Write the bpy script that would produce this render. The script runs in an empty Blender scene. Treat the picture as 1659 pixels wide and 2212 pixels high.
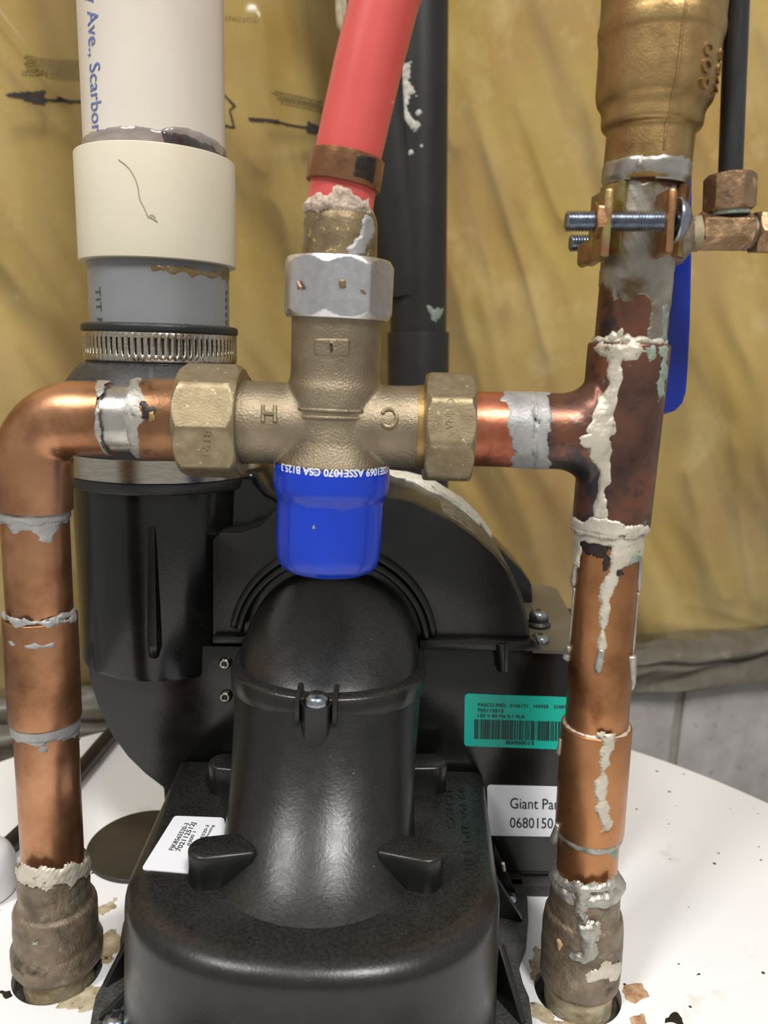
import bpy, bmesh, math, random
import numpy as np
from mathutils import Vector, Matrix, noise
random.seed(7)
rng = np.random.default_rng(7)
PI = math.pi
sc = bpy.context.scene
COL = sc.collection

# ------------------------------------------------------------------ camera, world, lights, exposure
F_PX, CX, CY = 1661.0, 829.5, 1106.0           # measured on the 1659 x 2212 photograph
CAM = Vector((0.0217, -0.2567, 0.2408))
RT = Vector((0.9994, 0.0131, 0.0325)).normalized()
FW = Vector((-0.0062, 0.9792, -0.2028)).normalized()
UP = RT.cross(FW).normalized()
RT = FW.cross(UP).normalized()
cam_data = bpy.data.cameras.new('camera')
cam = bpy.data.objects.new('camera', cam_data)
COL.objects.link(cam)
M = Matrix((RT, UP, -FW)).transposed().to_4x4()
M.translation = CAM
cam.matrix_world = M
cam_data.sensor_fit = 'HORIZONTAL'
cam_data.sensor_width = 36.0
cam_data.lens = 36.0 * F_PX / 1659.0
cam_data.clip_start = 0.005
cam_data.clip_end = 30
cam_data.dof.use_dof = True
cam_data.dof.focus_distance = 0.29
cam_data.dof.aperture_fstop = 16.0
sc.camera = cam

world = bpy.data.worlds.new('world')
sc.world = world
world.use_nodes = True
bg = world.node_tree.nodes['Background']
bg.inputs[0].default_value = (1.0, 0.985, 0.96, 1)
bg.inputs[1].default_value = 0.42


def area_light(name, loc, target, size, size_y, power, color):
    d = bpy.data.lights.new(name, 'AREA')
    d.shape = 'RECTANGLE'
    d.size = size
    d.size_y = size_y
    d.energy = power
    d.color = color
    o = bpy.data.objects.new(name, d)
    COL.objects.link(o)
    o.location = loc
    o.rotation_euler = (Vector(target) - Vector(loc)).to_track_quat('-Z', 'Y').to_euler()
    return o


area_light('ceiling_lamp', (0.56, -1.32, 2.0), (0.0, 0.1, 0.1), 0.35, 0.6, 42.0, (1.0, 0.98, 0.955))
area_light('ceiling_lamp', (-1.0, -1.1, 2.0), (0.0, 0.15, 0.1), 0.35, 0.6, 28.0, (1.0, 0.98, 0.955))
sc.view_settings.view_transform = 'Standard'
sc.view_settings.look = 'None'
sc.view_settings.exposure = 0.0
sc.view_settings.gamma = 1.0
sc.view_settings.use_curve_mapping = False


# ------------------------------------------------------------------ measuring: sight line of a photograph pixel met with a real plane or pipe
def sight(px, py):
    return FW + RT * ((px - CX) / F_PX) - UP * ((py - CY) / F_PX)


def A(px, py, y=0.0):
    d = sight(px, py)
    return CAM + d * ((y - CAM.y) / d.y)


def Zp(px, py, z):
    d = sight(px, py)
    return CAM + d * ((z - CAM.z) / d.z)


def mpp(p):
    return (Vector(p) - CAM).dot(FW) / F_PX      # metres per pixel at a point


# ------------------------------------------------------------------ materials
def lin(r, g, b):
    f = lambda c: c / 12.92 if c <= 0.04045 else ((c + 0.055) / 1.055) ** 2.4
    return (f(r / 255), f(g / 255), f(b / 255), 1.0)


def mat(name, cols, scale=60, rough=(0.35, 0.5), metal=0.0, bump=0.0, bump_scale=400, detail=4.0, coat=0.0,
        stretch=(1, 1, 1), specks=None, dust=None, spec=0.5, stops=None, patches=None, alpha=None, bump_dist=0.0006):
    """Noise-varied surface: cols are blended over one noise; specks = (colour, scale, threshold, size jitter);
    patches = list of (colour, scale, lo, hi, seed) of larger stains; dust = (colour, amount) lies on faces that look up."""
    m = bpy.data.materials.new(name)
    m.use_nodes = True
    nt = m.node_tree
    N, L = nt.nodes, nt.links
    b = N['Principled BSDF']
    tc = N.new('ShaderNodeTexCoord')
    mp = N.new('ShaderNodeMapping')
    mp.inputs['Scale'].default_value = stretch
    L.new(tc.outputs['Object'], mp.inputs['Vector'])

    def nz(sc_, det=detail, seed=0.0, rgh=0.55):
        n = N.new('ShaderNodeTexNoise')
        n.inputs['Scale'].default_value = sc_
        n.inputs['Detail'].default_value = det
        n.inputs['Roughness'].default_value = rgh
        if seed:
            mm = N.new('ShaderNodeMapping')
            mm.inputs['Location'].default_value = (seed, seed * 1.7, -seed)
            L.new(mp.outputs[0], mm.inputs['Vector'])
            L.new(mm.outputs[0], n.inputs['Vector'])
        else:
            L.new(mp.outputs[0], n.inputs['Vector'])
        return n

    n1 = nz(scale)
    ramp = N.new('ShaderNodeValToRGB')
    el = ramp.color_ramp.elements
    st = stops or [0.3 + 0.4 * i / max(1, len(cols) - 1) for i in range(len(cols))]
    el[0].position, el[0].color = st[0], cols[0]
    el[1].position, el[1].color = st[-1], cols[-1]
    for p, c in zip(st[1:-1], cols[1:-1]):
        e = el.new(p)
        e.color = c
    L.new(n1.outputs[0], ramp.inputs[0])
    colour = ramp.outputs[0]

    def mixin(fac, c):
        nonlocal colour
        mx = N.new('ShaderNodeMix')
        mx.data_type = 'RGBA'
        L.new(fac, mx.inputs[0])
        L.new(colour, mx.inputs[6])
        mx.inputs[7].default_value = c
        colour = mx.outputs[2]

    def ranged(out, lo, hi, a=0.0, b_=1.0):
        r = N.new('ShaderNodeMapRange')
        r.inputs[1].default_value, r.inputs[2].default_value = lo, hi
        r.inputs[3].default_value, r.inputs[4].default_value = a, b_
        L.new(out, r.inputs[0])
        return r.outputs[0]

    for (c, s, lo, hi, seed) in (patches or []):
        mixin(ranged(nz(s, 5.0, seed, 0.6).outputs[0], lo, hi), c)
    if specks:
        for (c, s, lo, hi, seed) in specks:
            v = N.new('ShaderNodeTexVoronoi')
            v.inputs['Scale'].default_value = s
            mm = N.new('ShaderNodeMapping')
            mm.inputs['Location'].default_value = (seed, -seed, seed * 2)
            L.new(mp.outputs[0], mm.inputs['Vector'])
            L.new(mm.outputs[0], v.inputs['Vector'])
            # spot radius differs per cell, most cells have none
            sep = N.new('ShaderNodeSeparateColor')
            L.new(v.outputs['Color'], sep.inputs[0])
            rad = ranged(sep.outputs[0], lo, 1.0, 0.0, hi)
            mt = N.new('ShaderNodeMath')
            mt.operation = 'LESS_THAN'
            L.new(v.outputs['Distance'], mt.inputs[0])
            L.new(rad, mt.inputs[1])
            mixin(mt.outputs[0], c)
    if dust:
        g = N.new('ShaderNodeNewGeometry')
        sx = N.new('ShaderNodeSeparateXYZ')
        L.new(g.outputs['Normal'], sx.inputs[0])
        up = ranged(sx.outputs['Z'], dust[2] if len(dust) > 2 else 0.3, 1.0, 0.0, dust[1])
        ml = N.new('ShaderNodeMath')
        ml.operation = 'MULTIPLY'
        L.new(up, ml.inputs[0])
        L.new(ranged(nz(dust[3] if len(dust) > 3 else 900, 3.0, 3.3, 0.7).outputs[0], 0.35, 0.7), ml.inputs[1])
        mixin(ml.outputs[0], dust[0])
    L.new(colour, b.inputs['Base Color'])
    b.inputs['Metallic'].default_value = metal
    b.inputs['Specular IOR Level'].default_value = spec
    L.new(ranged(nz(scale * 1.7, 3.0, 5.1).outputs[0], 0.3, 0.7, rough[0], rough[1]), b.inputs['Roughness'])
    b.inputs['Coat Weight'].default_value = coat
    b.inputs['Coat Roughness'].default_value = 0.12
    if alpha is not None:
        b.inputs['Alpha'].default_value = alpha
    if bump:
        bp = N.new('ShaderNodeBump')
        bp.inputs['Strength'].default_value = bump
        bp.inputs['Distance'].default_value = bump_dist
        L.new(nz(bump_scale, 3.0, 9.7, 0.6).outputs[0], bp.inputs['Height'])
        L.new(bp.outputs[0], b.inputs['Normal'])
    return m


GREY = (0.30, 0.28, 0.25, 1)
MT = {
    'copper': mat('copper', [lin(134, 94, 66), lin(178, 128, 93), lin(196, 146, 110)], 45, (0.26, 0.40), 0.88, 0.12, 300,
                  patches=[(lin(120, 78, 52), 30, 0.55, 0.75, 1.3)]),
    'copper_orange': mat('copper_orange', [lin(128, 86, 54), lin(176, 124, 82), lin(190, 136, 92)], 35, (0.26, 0.40), 0.85, 0.1, 300,
                         patches=[(lin(110, 60, 38), 55, 0.58, 0.72, 2.2)]),
    'copper_red': mat('copper_red', [lin(92, 48, 34), lin(165, 96, 70), lin(185, 116, 88)], 60, (0.25, 0.4), 0.75, 0.15, 400),
    'copper_dark': mat('copper_dark', [lin(62, 46, 42), lin(104, 74, 62), lin(134, 84, 60)], 50, (0.28, 0.42), 0.65, 0.2, 500,
                       patches=[(lin(64, 58, 58), 60, 0.52, 0.62, 4.1), (lin(142, 90, 62), 48, 0.60, 0.72, 7.9),
                                (lin(110, 140, 128), 160, 0.66, 0.72, 3.1)]),
    'copper_brown': mat('copper_brown', [lin(118, 84, 56), lin(150, 108, 76)], 60, (0.28, 0.4), 0.75, 0.2, 500,
                        patches=[(lin(80, 56, 40), 90, 0.58, 0.68, 1.4)]),
    'solder': mat('solder', [lin(140, 136, 126), lin(184, 180, 170)], 120, (0.32, 0.5), 0.6, 0.5, 700,
                  patches=[(lin(110, 104, 94), 150, 0.6, 0.7, 1.1)]),
    'solder_pale': mat('solder_pale', [lin(176, 168, 150), lin(210, 202, 184)], 120, (0.35, 0.5), 0.35, 0.5, 600,
                       patches=[(lin(120, 110, 92), 260, 0.62, 0.7, 1.1)]),
    'solder_grey': mat('solder_grey', [lin(136, 136, 134), lin(172, 170, 166)], 120, (0.4, 0.55), 0.35, 0.4, 700),
    'tin': mat('tin', [lin(150, 146, 138), lin(196, 192, 184)], 90, (0.22, 0.36), 0.85, 0.15, 600,
               patches=[(lin(126, 106, 80), 70, 0.62, 0.72, 6.2)]),
    'tin_stained': mat('tin_stained', [lin(120, 112, 98), lin(186, 178, 166)], 60, (0.26, 0.42), 0.75, 0.25, 500,
                       patches=[(lin(104, 86, 60), 60, 0.56, 0.7, 6.2)]),
    'bronze': mat('bronze', [lin(128, 115, 94), lin(156, 142, 118)], 80, (0.34, 0.46), 0.8, 0.55, 1500, detail=3, bump_dist=0.0005,
                  dust=(lin(140, 132, 116), 0.5, 0.55)),
    'bronze_nut': mat('bronze_nut', [lin(134, 120, 94), lin(160, 145, 114)], 200, (0.38, 0.52), 0.8, 0.3, 1600, bump_dist=0.0004,
                      patches=[(lin(214, 198, 158), 520, 0.63, 0.7, 2.5)], dust=(lin(120, 108, 88), 0.5, 0.6)),
    'brass_gold': mat('brass_gold', [lin(146, 118, 74), lin(176, 147, 98)], 120, (0.34, 0.46), 0.85, 0.4, 1300, bump_dist=0.0003,
                      patches=[(lin(118, 92, 60), 60, 0.58, 0.7, 3.0)]),
    'brass_old': mat('brass_old', [lin(124, 100, 70), lin(168, 136, 104)], 160, (0.32, 0.48), 0.75, 0.35, 700,
                     patches=[(lin(196, 160, 124), 180, 0.56, 0.66, 3.9), (lin(104, 86, 78), 120, 0.6, 0.7, 1.9)]),
    'brass_tail': mat('brass_tail', [lin(108, 92, 68), lin(150, 132, 100)], 160, (0.4, 0.52), 0.65, 0.35, 800,
                      patches=[(lin(206, 178, 120), 420, 0.62, 0.68, 1.9)]),
    'corroded': mat('corroded', [lin(94, 82, 68), lin(122, 108, 90), lin(144, 122, 104)], 110, (0.4, 0.6), 0.5, 0.7, 420, bump_dist=0.001,
                    patches=[(lin(140, 134, 112), 130, 0.57, 0.68, 2.6), (lin(72, 60, 52), 100, 0.6, 0.7, 8.8)]),
    'galvanised': mat('galvanised', [lin(150, 130, 98), lin(214, 206, 178)], 110, (0.4, 0.6), 0.3, 0.5, 420,
                      patches=[(lin(180, 120, 60), 120, 0.6, 0.7, 2.0)]),
    'chrome': mat('chrome', [lin(206, 205, 206), lin(226, 225, 226)], 300, (0.2, 0.28), 1.0, 0.5, 2600, bump_dist=0.0002),
    'steel': mat('steel', [lin(170, 164, 152), lin(200, 192, 176)], 200, (0.18, 0.28), 1.0, 0.05, 900, stretch=(1, 1, 6)),
    'zinc': mat('zinc', [lin(136, 144, 156), lin(176, 182, 190)], 300, (0.2, 0.32), 1.0, 0.1, 900),
    'zinc_yellow': mat('zinc_yellow', [lin(150, 140, 84), lin(190, 178, 120)], 160, (0.24, 0.38), 0.9, 0.15, 700,
                       patches=[(lin(176, 126, 96), 120, 0.5, 0.66, 5.0)]),
    'zinc_copper': mat('zinc_copper', [lin(160, 116, 80), lin(196, 150, 108)], 160, (0.26, 0.4), 0.9, 0.15, 700,
                       patches=[(lin(180, 168, 96), 150, 0.54, 0.66, 5.0)]),
    'black_plastic': mat('black_plastic', [lin(17, 17, 17), lin(25, 25, 24)], 90, (0.27, 0.36), 0.0, 0.12, 800, spec=0.5,
                         specks=[((0.12, 0.12, 0.115, 1), 240, 0.88, 0.09, 1.0)],
                         dust=((0.10, 0.097, 0.09, 1), 0.20, 0.35)),
    'black_plain': mat('black_plain', [lin(14, 14, 14), lin(20, 20, 19)], 90, (0.15, 0.22), 0.0, 0.05, 800),
    'black_dust_reflection': mat('black_dust_reflection', [lin(40, 38, 34), lin(64, 60, 52)], 300, (0.4, 0.55), 0.0, 0.3, 900,
                       dust=((0.34, 0.31, 0.25, 1), 0.8, 0.1, 300)),  # beige is settled dust plus the wall's reflection painted into the colour
    'rubber': mat('rubber', [lin(26, 26, 26), lin(34, 33, 32)], 90, (0.38, 0.5), 0.0, 0.15, 700, dust=((0.13, 0.125, 0.12, 1), 0.5, 0.3)),
    'flange': mat('flange', [lin(38, 38, 38), lin(56, 56, 55)], 220, (0.42, 0.6), 0.0, 0.3, 700,
                  specks=[((0.35, 0.34, 0.32, 1), 420, 0.9, 0.12, 4.0)], dust=((0.11, 0.11, 0.105, 1), 0.6, 0.3)),
    'foam': mat('foam', [lin(186, 180, 160), lin(226, 222, 208)], 300, (0.8, 0.95), 0.0, 0.8, 900),
    'abs': mat('abs', [lin(18, 18, 18), lin(28, 28, 26)], 30, (0.42, 0.52), 0.0, 0.05, 500),
    'pvc_white': mat('pvc_white', [lin(205, 196, 182), lin(216, 208, 195)], 20, (0.24, 0.32), 0.0, 0.03, 400),
    'pvc_cream': mat('pvc_cream', [lin(210, 201, 178), lin(217, 209, 188)], 20, (0.28, 0.36), 0.0, 0.03, 400),
    'pvc_grey': mat('pvc_grey', [lin(120, 122, 124), lin(132, 134, 136)], 25, (0.28, 0.36), 0.0, 0.03, 400),
    'primer': mat('primer', [lin(122, 112, 106), lin(156, 146, 138)], 90, (0.12, 0.2), 0.0, 0.1, 200, stretch=(1, 1, 2.5)),
    'primer_dark': mat('primer_dark', [lin(42, 38, 40), lin(84, 78, 78)], 140, (0.08, 0.16), 0.0, 0.3, 300),
    'glue_stain': mat('glue_stain', [lin(104, 84, 46), lin(126, 112, 78)], 120, (0.2, 0.3)),
    'pex_red': mat('pex_red', [lin(196, 76, 72), lin(208, 88, 82)], 30, (0.32, 0.42), 0.0, 0.04, 300,
                   specks=[(lin(235, 170, 165), 160, 0.9, 0.10, 2.0)]),
    'lime': mat('lime', [lin(176, 150, 128), lin(222, 206, 188)], 500, (0.8, 0.95), 0.0, 0.9, 1300, bump_dist=0.001),
    'blue_cap': mat('blue_cap', [lin(14, 50, 168), lin(18, 58, 182)], 30, (0.2, 0.27), 0.0, 0.03, 300),
    'blue_vinyl': mat('blue_vinyl', [lin(12, 40, 140), lin(16, 46, 150)], 30, (0.25, 0.33), 0.0, 0.03, 300),
    'white_print': mat('white_print', [lin(225, 228, 235), lin(230, 232, 238)], 30, (0.4, 0.5)),
    'black_print': mat('black_print', [lin(22, 24, 26), lin(30, 32, 34)], 30, (0.4, 0.5)),
    'film_print': mat('film_print', [lin(34, 26, 20), lin(50, 40, 28)], 200, (0.7, 0.8)),
    'film_print_pale': mat('film_print_pale', [lin(88, 74, 42), lin(112, 96, 58)], 500, (0.4, 0.5)),
    'blue_print': mat('blue_print', [lin(70, 92, 160), lin(110, 126, 176)], 800, (0.3, 0.4)),
    'grey_print': mat('grey_print', [lin(64, 66, 70), lin(80, 82, 84)], 300, (0.3, 0.4)),
    'label_white': mat('label_white', [lin(222, 224, 230), lin(232, 234, 238)], 20, (0.3, 0.4)),
    'label_green': mat('label_green', [lin(0, 170, 150), lin(0, 178, 158)], 20, (0.3, 0.4)),
    'tank_white': mat('tank_white', [lin(234, 234, 235), lin(240, 240, 241)], 12, (0.3, 0.4), 0.0, 0.05, 200,
                      patches=[(lin(196, 184, 160), 26, 0.62, 0.8, 3.0)],
                      specks=[(lin(40, 36, 34), 120, 0.80, 0.14, 0.37), (lin(70, 60, 54), 300, 0.93, 0.22, 1.9)]),
    'grime': mat('grime', [lin(150, 130, 96), lin(206, 194, 168)], 160, (0.5, 0.7), 0.0, 0.3, 500,
                 patches=[(lin(78, 64, 44), 220, 0.58, 0.68, 1.5)]),
    'rust': mat('rust', [lin(150, 96, 60), lin(214, 186, 150)], 200, (0.5, 0.7), 0.0, 0.3, 500),
    'sealant': mat('sealant', [lin(46, 44, 42), lin(84, 84, 84)], 300, (0.2, 0.4), 0.0, 0.5, 600,
                   specks=[(lin(200, 200, 196), 500, 0.93, 0.2, 2.0)]),
    'motor_grey': mat('motor_grey', [lin(92, 86, 72), lin(104, 98, 84)], 60, (0.4, 0.5), 0.2, 0.05, 400, dust=(lin(120, 110, 90), 0.4, 0.3)),
    'insulation': mat('insulation', [lin(184, 150, 72), lin(202, 172, 90), lin(212, 186, 110)], 9, (0.9, 1.0), 0.0, 0.3, 120, bump_dist=0.003,
                      patches=[(lin(188, 146, 84), 6, 0.50, 0.7, 2.7), (lin(230, 210, 148), 14, 0.56, 0.75, 6.1)], spec=0.1),
    'block': mat('block', [lin(150, 146, 142), lin(172, 168, 165)], 30, (0.7, 0.85), 0.0, 0.4, 250, bump_dist=0.001,
                 patches=[(lin(124, 122, 116), 90, 0.62, 0.70, 2.7)],
                 specks=[(lin(104, 100, 96), 60, 0.80, 0.12, 4.4)]),
    'mortar': mat('mortar', [lin(130, 128, 116), lin(150, 148, 138)], 80, (0.8, 0.9), 0.0, 0.4, 250),
    'sill': mat('sill', [lin(82, 76, 64), lin(104, 98, 86)], 40, (0.3, 0.45), 0.0, 0.2, 160, bump_dist=0.001,
                patches=[(lin(126, 118, 100), 46, 0.60, 0.74, 1.2)]),
    'cord': mat('cord', [lin(24, 24, 24), lin(34, 33, 32)], 90, (0.3, 0.42), 0.0, 0.05, 500),
    'disc_rubber': mat('disc_rubber', [lin(44, 38, 30), lin(58, 52, 42)], 60, (0.45, 0.6), 0.0, 0.1, 600),
    'white_cap': mat('white_cap', [lin(214, 212, 214), lin(224, 222, 224)], 20, (0.35, 0.45)),
    'tube_black': mat('tube_black', [lin(44, 44, 46), lin(60, 60, 60)], 200, (0.3, 0.45), 0.3, 0.2, 700, stretch=(1, 1, .3)),
    'tape': mat('tape', [lin(160, 146, 118), lin(190, 178, 150)], 300, (0.6, 0.8), 0.0, 0.5, 500),
    'floor': mat('floor', [lin(120, 116, 110), lin(140, 136, 128)], 6, (0.6, 0.8)),
    'hair': mat('hair', [lin(150, 142, 122), lin(160, 152, 132)], 60, (0.5, 0.6)),
    'mark': mat('mark', [lin(30, 26, 26), lin(54, 42, 34)], 600, (0.3, 0.5), 0.3, 0.3, 900),
    'white_paint': mat('white_paint', [lin(150, 146, 138), lin(226, 220, 208)], 260, (0.6, 0.8), 0, .4, 500),
    'verdigris': mat('verdigris', [lin(112, 126, 112), lin(146, 156, 142)], 260, (0.5, 0.7), 0.1, .4, 700),
}

# transparent poly film: clear sheet with a milky body and a gloss
fm = bpy.data.materials.new('poly_film')
fm.use_nodes = True
nt = fm.node_tree
for n in list(nt.nodes):
    nt.nodes.remove(n)
out = nt.nodes.new('ShaderNodeOutputMaterial')
tr = nt.nodes.new('ShaderNodeBsdfTransparent')
df = nt.nodes.new('ShaderNodeBsdfDiffuse')
df.inputs[0].default_value = lin(216, 196, 146)
gl = nt.nodes.new('ShaderNodeBsdfGlossy')
gl.inputs['Roughness'].default_value = 0.16
m1 = nt.nodes.new('ShaderNodeMixShader')
# the sheet clouds along its slanting stretch folds
tcf = nt.nodes.new('ShaderNodeTexCoord')
cmb = nt.nodes.new('ShaderNodeCombineXYZ')
for i_, vec_ in enumerate(((11.0, 0, 5.4), (-1.8, 0, 3.6))):
    dpn = nt.nodes.new('ShaderNodeVectorMath')
    dpn.operation = 'DOT_PRODUCT'
    dpn.inputs[1].default_value = vec_
    nt.links.new(tcf.outputs['Object'], dpn.inputs[0])
    nt.links.new(dpn.outputs['Value'], cmb.inputs[i_])
nzf = nt.nodes.new('ShaderNodeTexNoise')
nzf.inputs['Scale'].default_value = 1.3
nzf.inputs['Detail'].default_value = 3.0
nt.links.new(cmb.outputs[0], nzf.inputs['Vector'])
mrf = nt.nodes.new('ShaderNodeMapRange')
for k_, v_ in ((1, 0.36), (2, 0.74), (3, 0.10), (4, 0.36)):
    mrf.inputs[k_].default_value = v_
nt.links.new(nzf.outputs[0], mrf.inputs[0])
nt.links.new(mrf.outputs[0], m1.inputs[0])
m2 = nt.nodes.new('ShaderNodeMixShader')
fr = nt.nodes.new('ShaderNodeFresnel')
fr.inputs['IOR'].default_value = 1.35
nt.links.new(tr.outputs[0], m1.inputs[1])
nt.links.new(df.outputs[0], m1.inputs[2])
nt.links.new(fr.outputs[0], m2.inputs[0])
nt.links.new(m1.outputs[0], m2.inputs[1])
nt.links.new(gl.outputs[0], m2.inputs[2])
nt.links.new(m2.outputs[0], out.inputs[0])
MT['film'] = fm


# ------------------------------------------------------------------ mesh helpers
class MB:
    def __init__(self):
        self.v, self.f = [], []

    def add(self, verts, faces):
        o = len(self.v)
        self.v.extend([tuple(p) for p in verts])
        self.f.extend([[i + o for i in q] for q in faces])
        return self

    def mesh(self, name):
        me = bpy.data.meshes.new(name)
        me.from_pydata(self.v, [], self.f)
        me.validate()
        return me


def finish(name, me, material, parent=None, angle=32, smooth=True, recalc=True):
    if recalc:
        bm = bmesh.new()
        bm.from_mesh(me)
        bmesh.ops.recalc_face_normals(bm, faces=bm.faces)
        bm.to_mesh(me)
        bm.free()
    if smooth:
        me.polygons.foreach_set('use_smooth', [True] * len(me.polygons))
        me.set_sharp_from_angle(angle=math.radians(angle))
    me.materials.append(MT[material] if isinstance(material, str) else material)
    o = bpy.data.objects.new(name, me)
    COL.objects.link(o)
    if parent is not None:
        o.parent = parent
        o.matrix_parent_inverse = WORLD[parent.name].inverted()
    WORLD[o.name] = Matrix.Identity(4)
    return o


WORLD = {}


def build(name, mb, material, parent=None, angle=32, smooth=True):
    return finish(name, mb.mesh(name), material, parent, angle, smooth)


def thing(name, label, cat, loc, group=None):
    o = bpy.data.objects.new(name, None)
    COL.objects.link(o)
    o.empty_display_size = 0.01
    o.location = loc
    WORLD[o.name] = Matrix.Translation(Vector(loc))
    o['label'] = label
    o['category'] = cat
    if group:
        o['group'] = group
    return o


def tag(o, label, cat, group=None):
    o['label'] = label
    o['category'] = cat
    if group:
        o['group'] = group
    return o


def frame(axis, facing=None):
    """axis, e1 (towards the viewer's side), e2 (to the right seen from there)"""
    a = Vector(axis).normalized()
    f = Vector(facing) if facing is not None else Vector((0, -1, 0))
    e1 = (f - a * f.dot(a)).normalized()
    e2 = a.cross(e1).normalized() * 1.0
    return a, e1, e2


def soften(prof, bev=0.0008, n=3):
    """round the corners of an open (t, r) profile"""
    res = [prof[0]]
    for i in range(1, len(prof) - 1):
        p0, p1, p2 = Vector(prof[i - 1]), Vector(prof[i]), Vector(prof[i + 1])
        d0, d1 = p0 - p1, p2 - p1
        l0, l1 = d0.length, d1.length
        if l0 < 1e-7 or l1 < 1e-7:
            continue
        b = min(bev, l0 * 0.45, l1 * 0.45)
        if d0.normalized().dot(d1.normalized()) < -0.97:
            res.append(tuple(p1))
            continue
        q0, q1 = p1 + d0.normalized() * b, p1 + d1.normalized() * b
        for k in range(n + 1):
            t = k / n
            res.append(tuple(q0 * (1 - t) ** 2 + p1 * 2 * t * (1 - t) + q1 * t * t))
    res.append(prof[-1])
    return res


def lathe(mb, P0, axis, prof, seg=64, rad=None, facing=None, wob=0.0, seed=0):
    a, e1, e2 = frame(axis, facing)
    P0 = Vector(P0)
    vs, fs = [], []
    for (t, r) in prof:
        for k in range(seg):
            th = 2 * PI * k / seg
            rr = rad(th, t, r) if rad else r
            if wob and r > 0.0004:
                n_ = noise.noise(Vector((math.cos(th) * 2.2 + seed, math.sin(th) * 2.2, t * 160)))
                rr += wob * n_ + wob * .5 * noise.noise(Vector((math.cos(th) * 7 + seed, math.sin(th) * 7, t * 500)))
            vs.append(P0 + a * t + e1 * (rr * math.cos(th)) + e2 * (rr * math.sin(th)))
    n = len(prof)
    for i in range(n - 1):
        for k in range(seg):
            k2 = (k + 1) % seg
            fs.append([i * seg + k, i * seg + k2, (i + 1) * seg + k2, (i + 1) * seg + k])
    fs.append(list(range(seg))[::-1])
    fs.append([(n - 1) * seg + k for k in range(seg)])
    mb.add(vs, fs)
    return mb


def tube(mb, pts, r, seg=20, sub=6, caps=True, closed=False):
    """round bar along a smooth curve through pts; r is one radius or one per point"""
    P = [Vector(p) for p in pts]
    R = r if isinstance(r, (list, tuple)) else [r] * len(P)
    Q, RR = [], []
    if len(P) == 2 or sub <= 1:
        Q, RR = P, list(R)
    else:
        for i in range(len(P) - 1):
            p0, p1, p2, p3 = P[max(0, i - 1)], P[i], P[i + 1], P[min(len(P) - 1, i + 2)]
            for k in range(sub):
                t = k / sub
                Q.append(0.5 * ((2 * p1) + (p2 - p0) * t + (2 * p0 - 5 * p1 + 4 * p2 - p3) * t * t + (3 * p1 - p0 - 3 * p2 + p3) * t ** 3))
                RR.append(R[i] + (R[i + 1] - R[i]) * t)
        Q.append(P[-1])
        RR.append(R[-1])
    T = [(Q[min(i + 1, len(Q) - 1)] - Q[max(i - 1, 0)]).normalized() for i in range(len(Q))]
    e = T[0].orthogonal().normalized()
    vs, fs = [], []
    for i, q in enumerate(Q):
        e = (e - T[i] * e.dot(T[i])).normalized()
        b = T[i].cross(e)
        for k in range(seg):
            th = 2 * PI * k / seg
            vs.append(q + (e * math.cos(th) + b * math.sin(th)) * RR[i])
    for i in range(len(Q) - 1):
        for k in range(seg):
            k2 = (k + 1) % seg
            fs.append([i * seg + k, i * seg + k2, (i + 1) * seg + k2, (i + 1) * seg + k])
    if caps:
        fs.append(list(range(seg))[::-1])
        fs.append([(len(Q) - 1) * seg + k for k in range(seg)])
    mb.add(vs, fs)
    return mb


def loft(mb, rings, cap=True):
    n = len(rings[0])
    vs = [p for r in rings for p in r]
    fs = []
    for i in range(len(rings) - 1):
        for k in range(n):
            k2 = (k + 1) % n
            fs.append([i * n + k, i * n + k2, (i + 1) * n + k2, (i + 1) * n + k])
    if cap:
        fs.append(list(range(n))[::-1])
        fs.append([(len(rings) - 1) * n + k for k in range(n)])
    mb.add(vs, fs)
    return mb


def prism(mb, poly, vec, bev=0.0, seg=2):
    """polygon pushed along vec, edges rounded"""
    bm = bmesh.new()
    v0 = [bm.verts.new(p) for p in poly]
    f = bm.faces.new(v0)
    r = bmesh.ops.extrude_face_region(bm, geom=[f])
    bmesh.ops.translate(bm, vec=Vector(vec), verts=[g for g in r['geom'] if isinstance(g, bmesh.types.BMVert)])
    bmesh.ops.recalc_face_normals(bm, faces=bm.faces)
    if bev:
        ed = [e for e in bm.edges if len(e.link_faces) == 2 and e.calc_face_angle(0) > 0.5]
        bmesh.ops.bevel(bm, geom=ed, offset=bev, segments=seg, affect='EDGES', profile=0.5, clamp_overlap=True)
    bm.verts.index_update()
    mb.add([v.co.copy() for v in bm.verts], [[v.index for v in q.verts] for q in bm.faces])
    bm.free()
    return mb


def box(mb, lo, hi, bev=0.0):
    x0, y0, z0 = lo
    x1, y1, z1 = hi
    return prism(mb, [(x0, y0, z0), (x1, y0, z0), (x1, y1, z0), (x0, y1, z0)], (0, 0, z1 - z0), bev)


def fuse(name, mb, material, parent, voxel=0.0007, smooth=8, factor=0.5, angle=180):
    """weld overlapping solids into one casting with rounded inner corners"""
    me = mb.mesh(name + '_raw')
    bm = bmesh.new()
    bm.from_mesh(me)
    bmesh.ops.recalc_face_normals(bm, faces=bm.faces)
    bm.to_mesh(me)
    bm.free()
    o = bpy.data.objects.new('raw', me)
    COL.objects.link(o)
    md = o.modifiers.new('r', 'REMESH')
    md.mode = 'VOXEL'
    md.voxel_size = voxel
    if smooth:
        ms = o.modifiers.new('s', 'SMOOTH')
        ms.factor = factor
        ms.iterations = smooth
    dg = bpy.context.evaluated_depsgraph_get()
    new = bpy.data.meshes.new_from_object(o.evaluated_get(dg), depsgraph=dg)
    bpy.data.objects.remove(o)
    new.name = name
    return finish(name, new, material, parent, angle)


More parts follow.
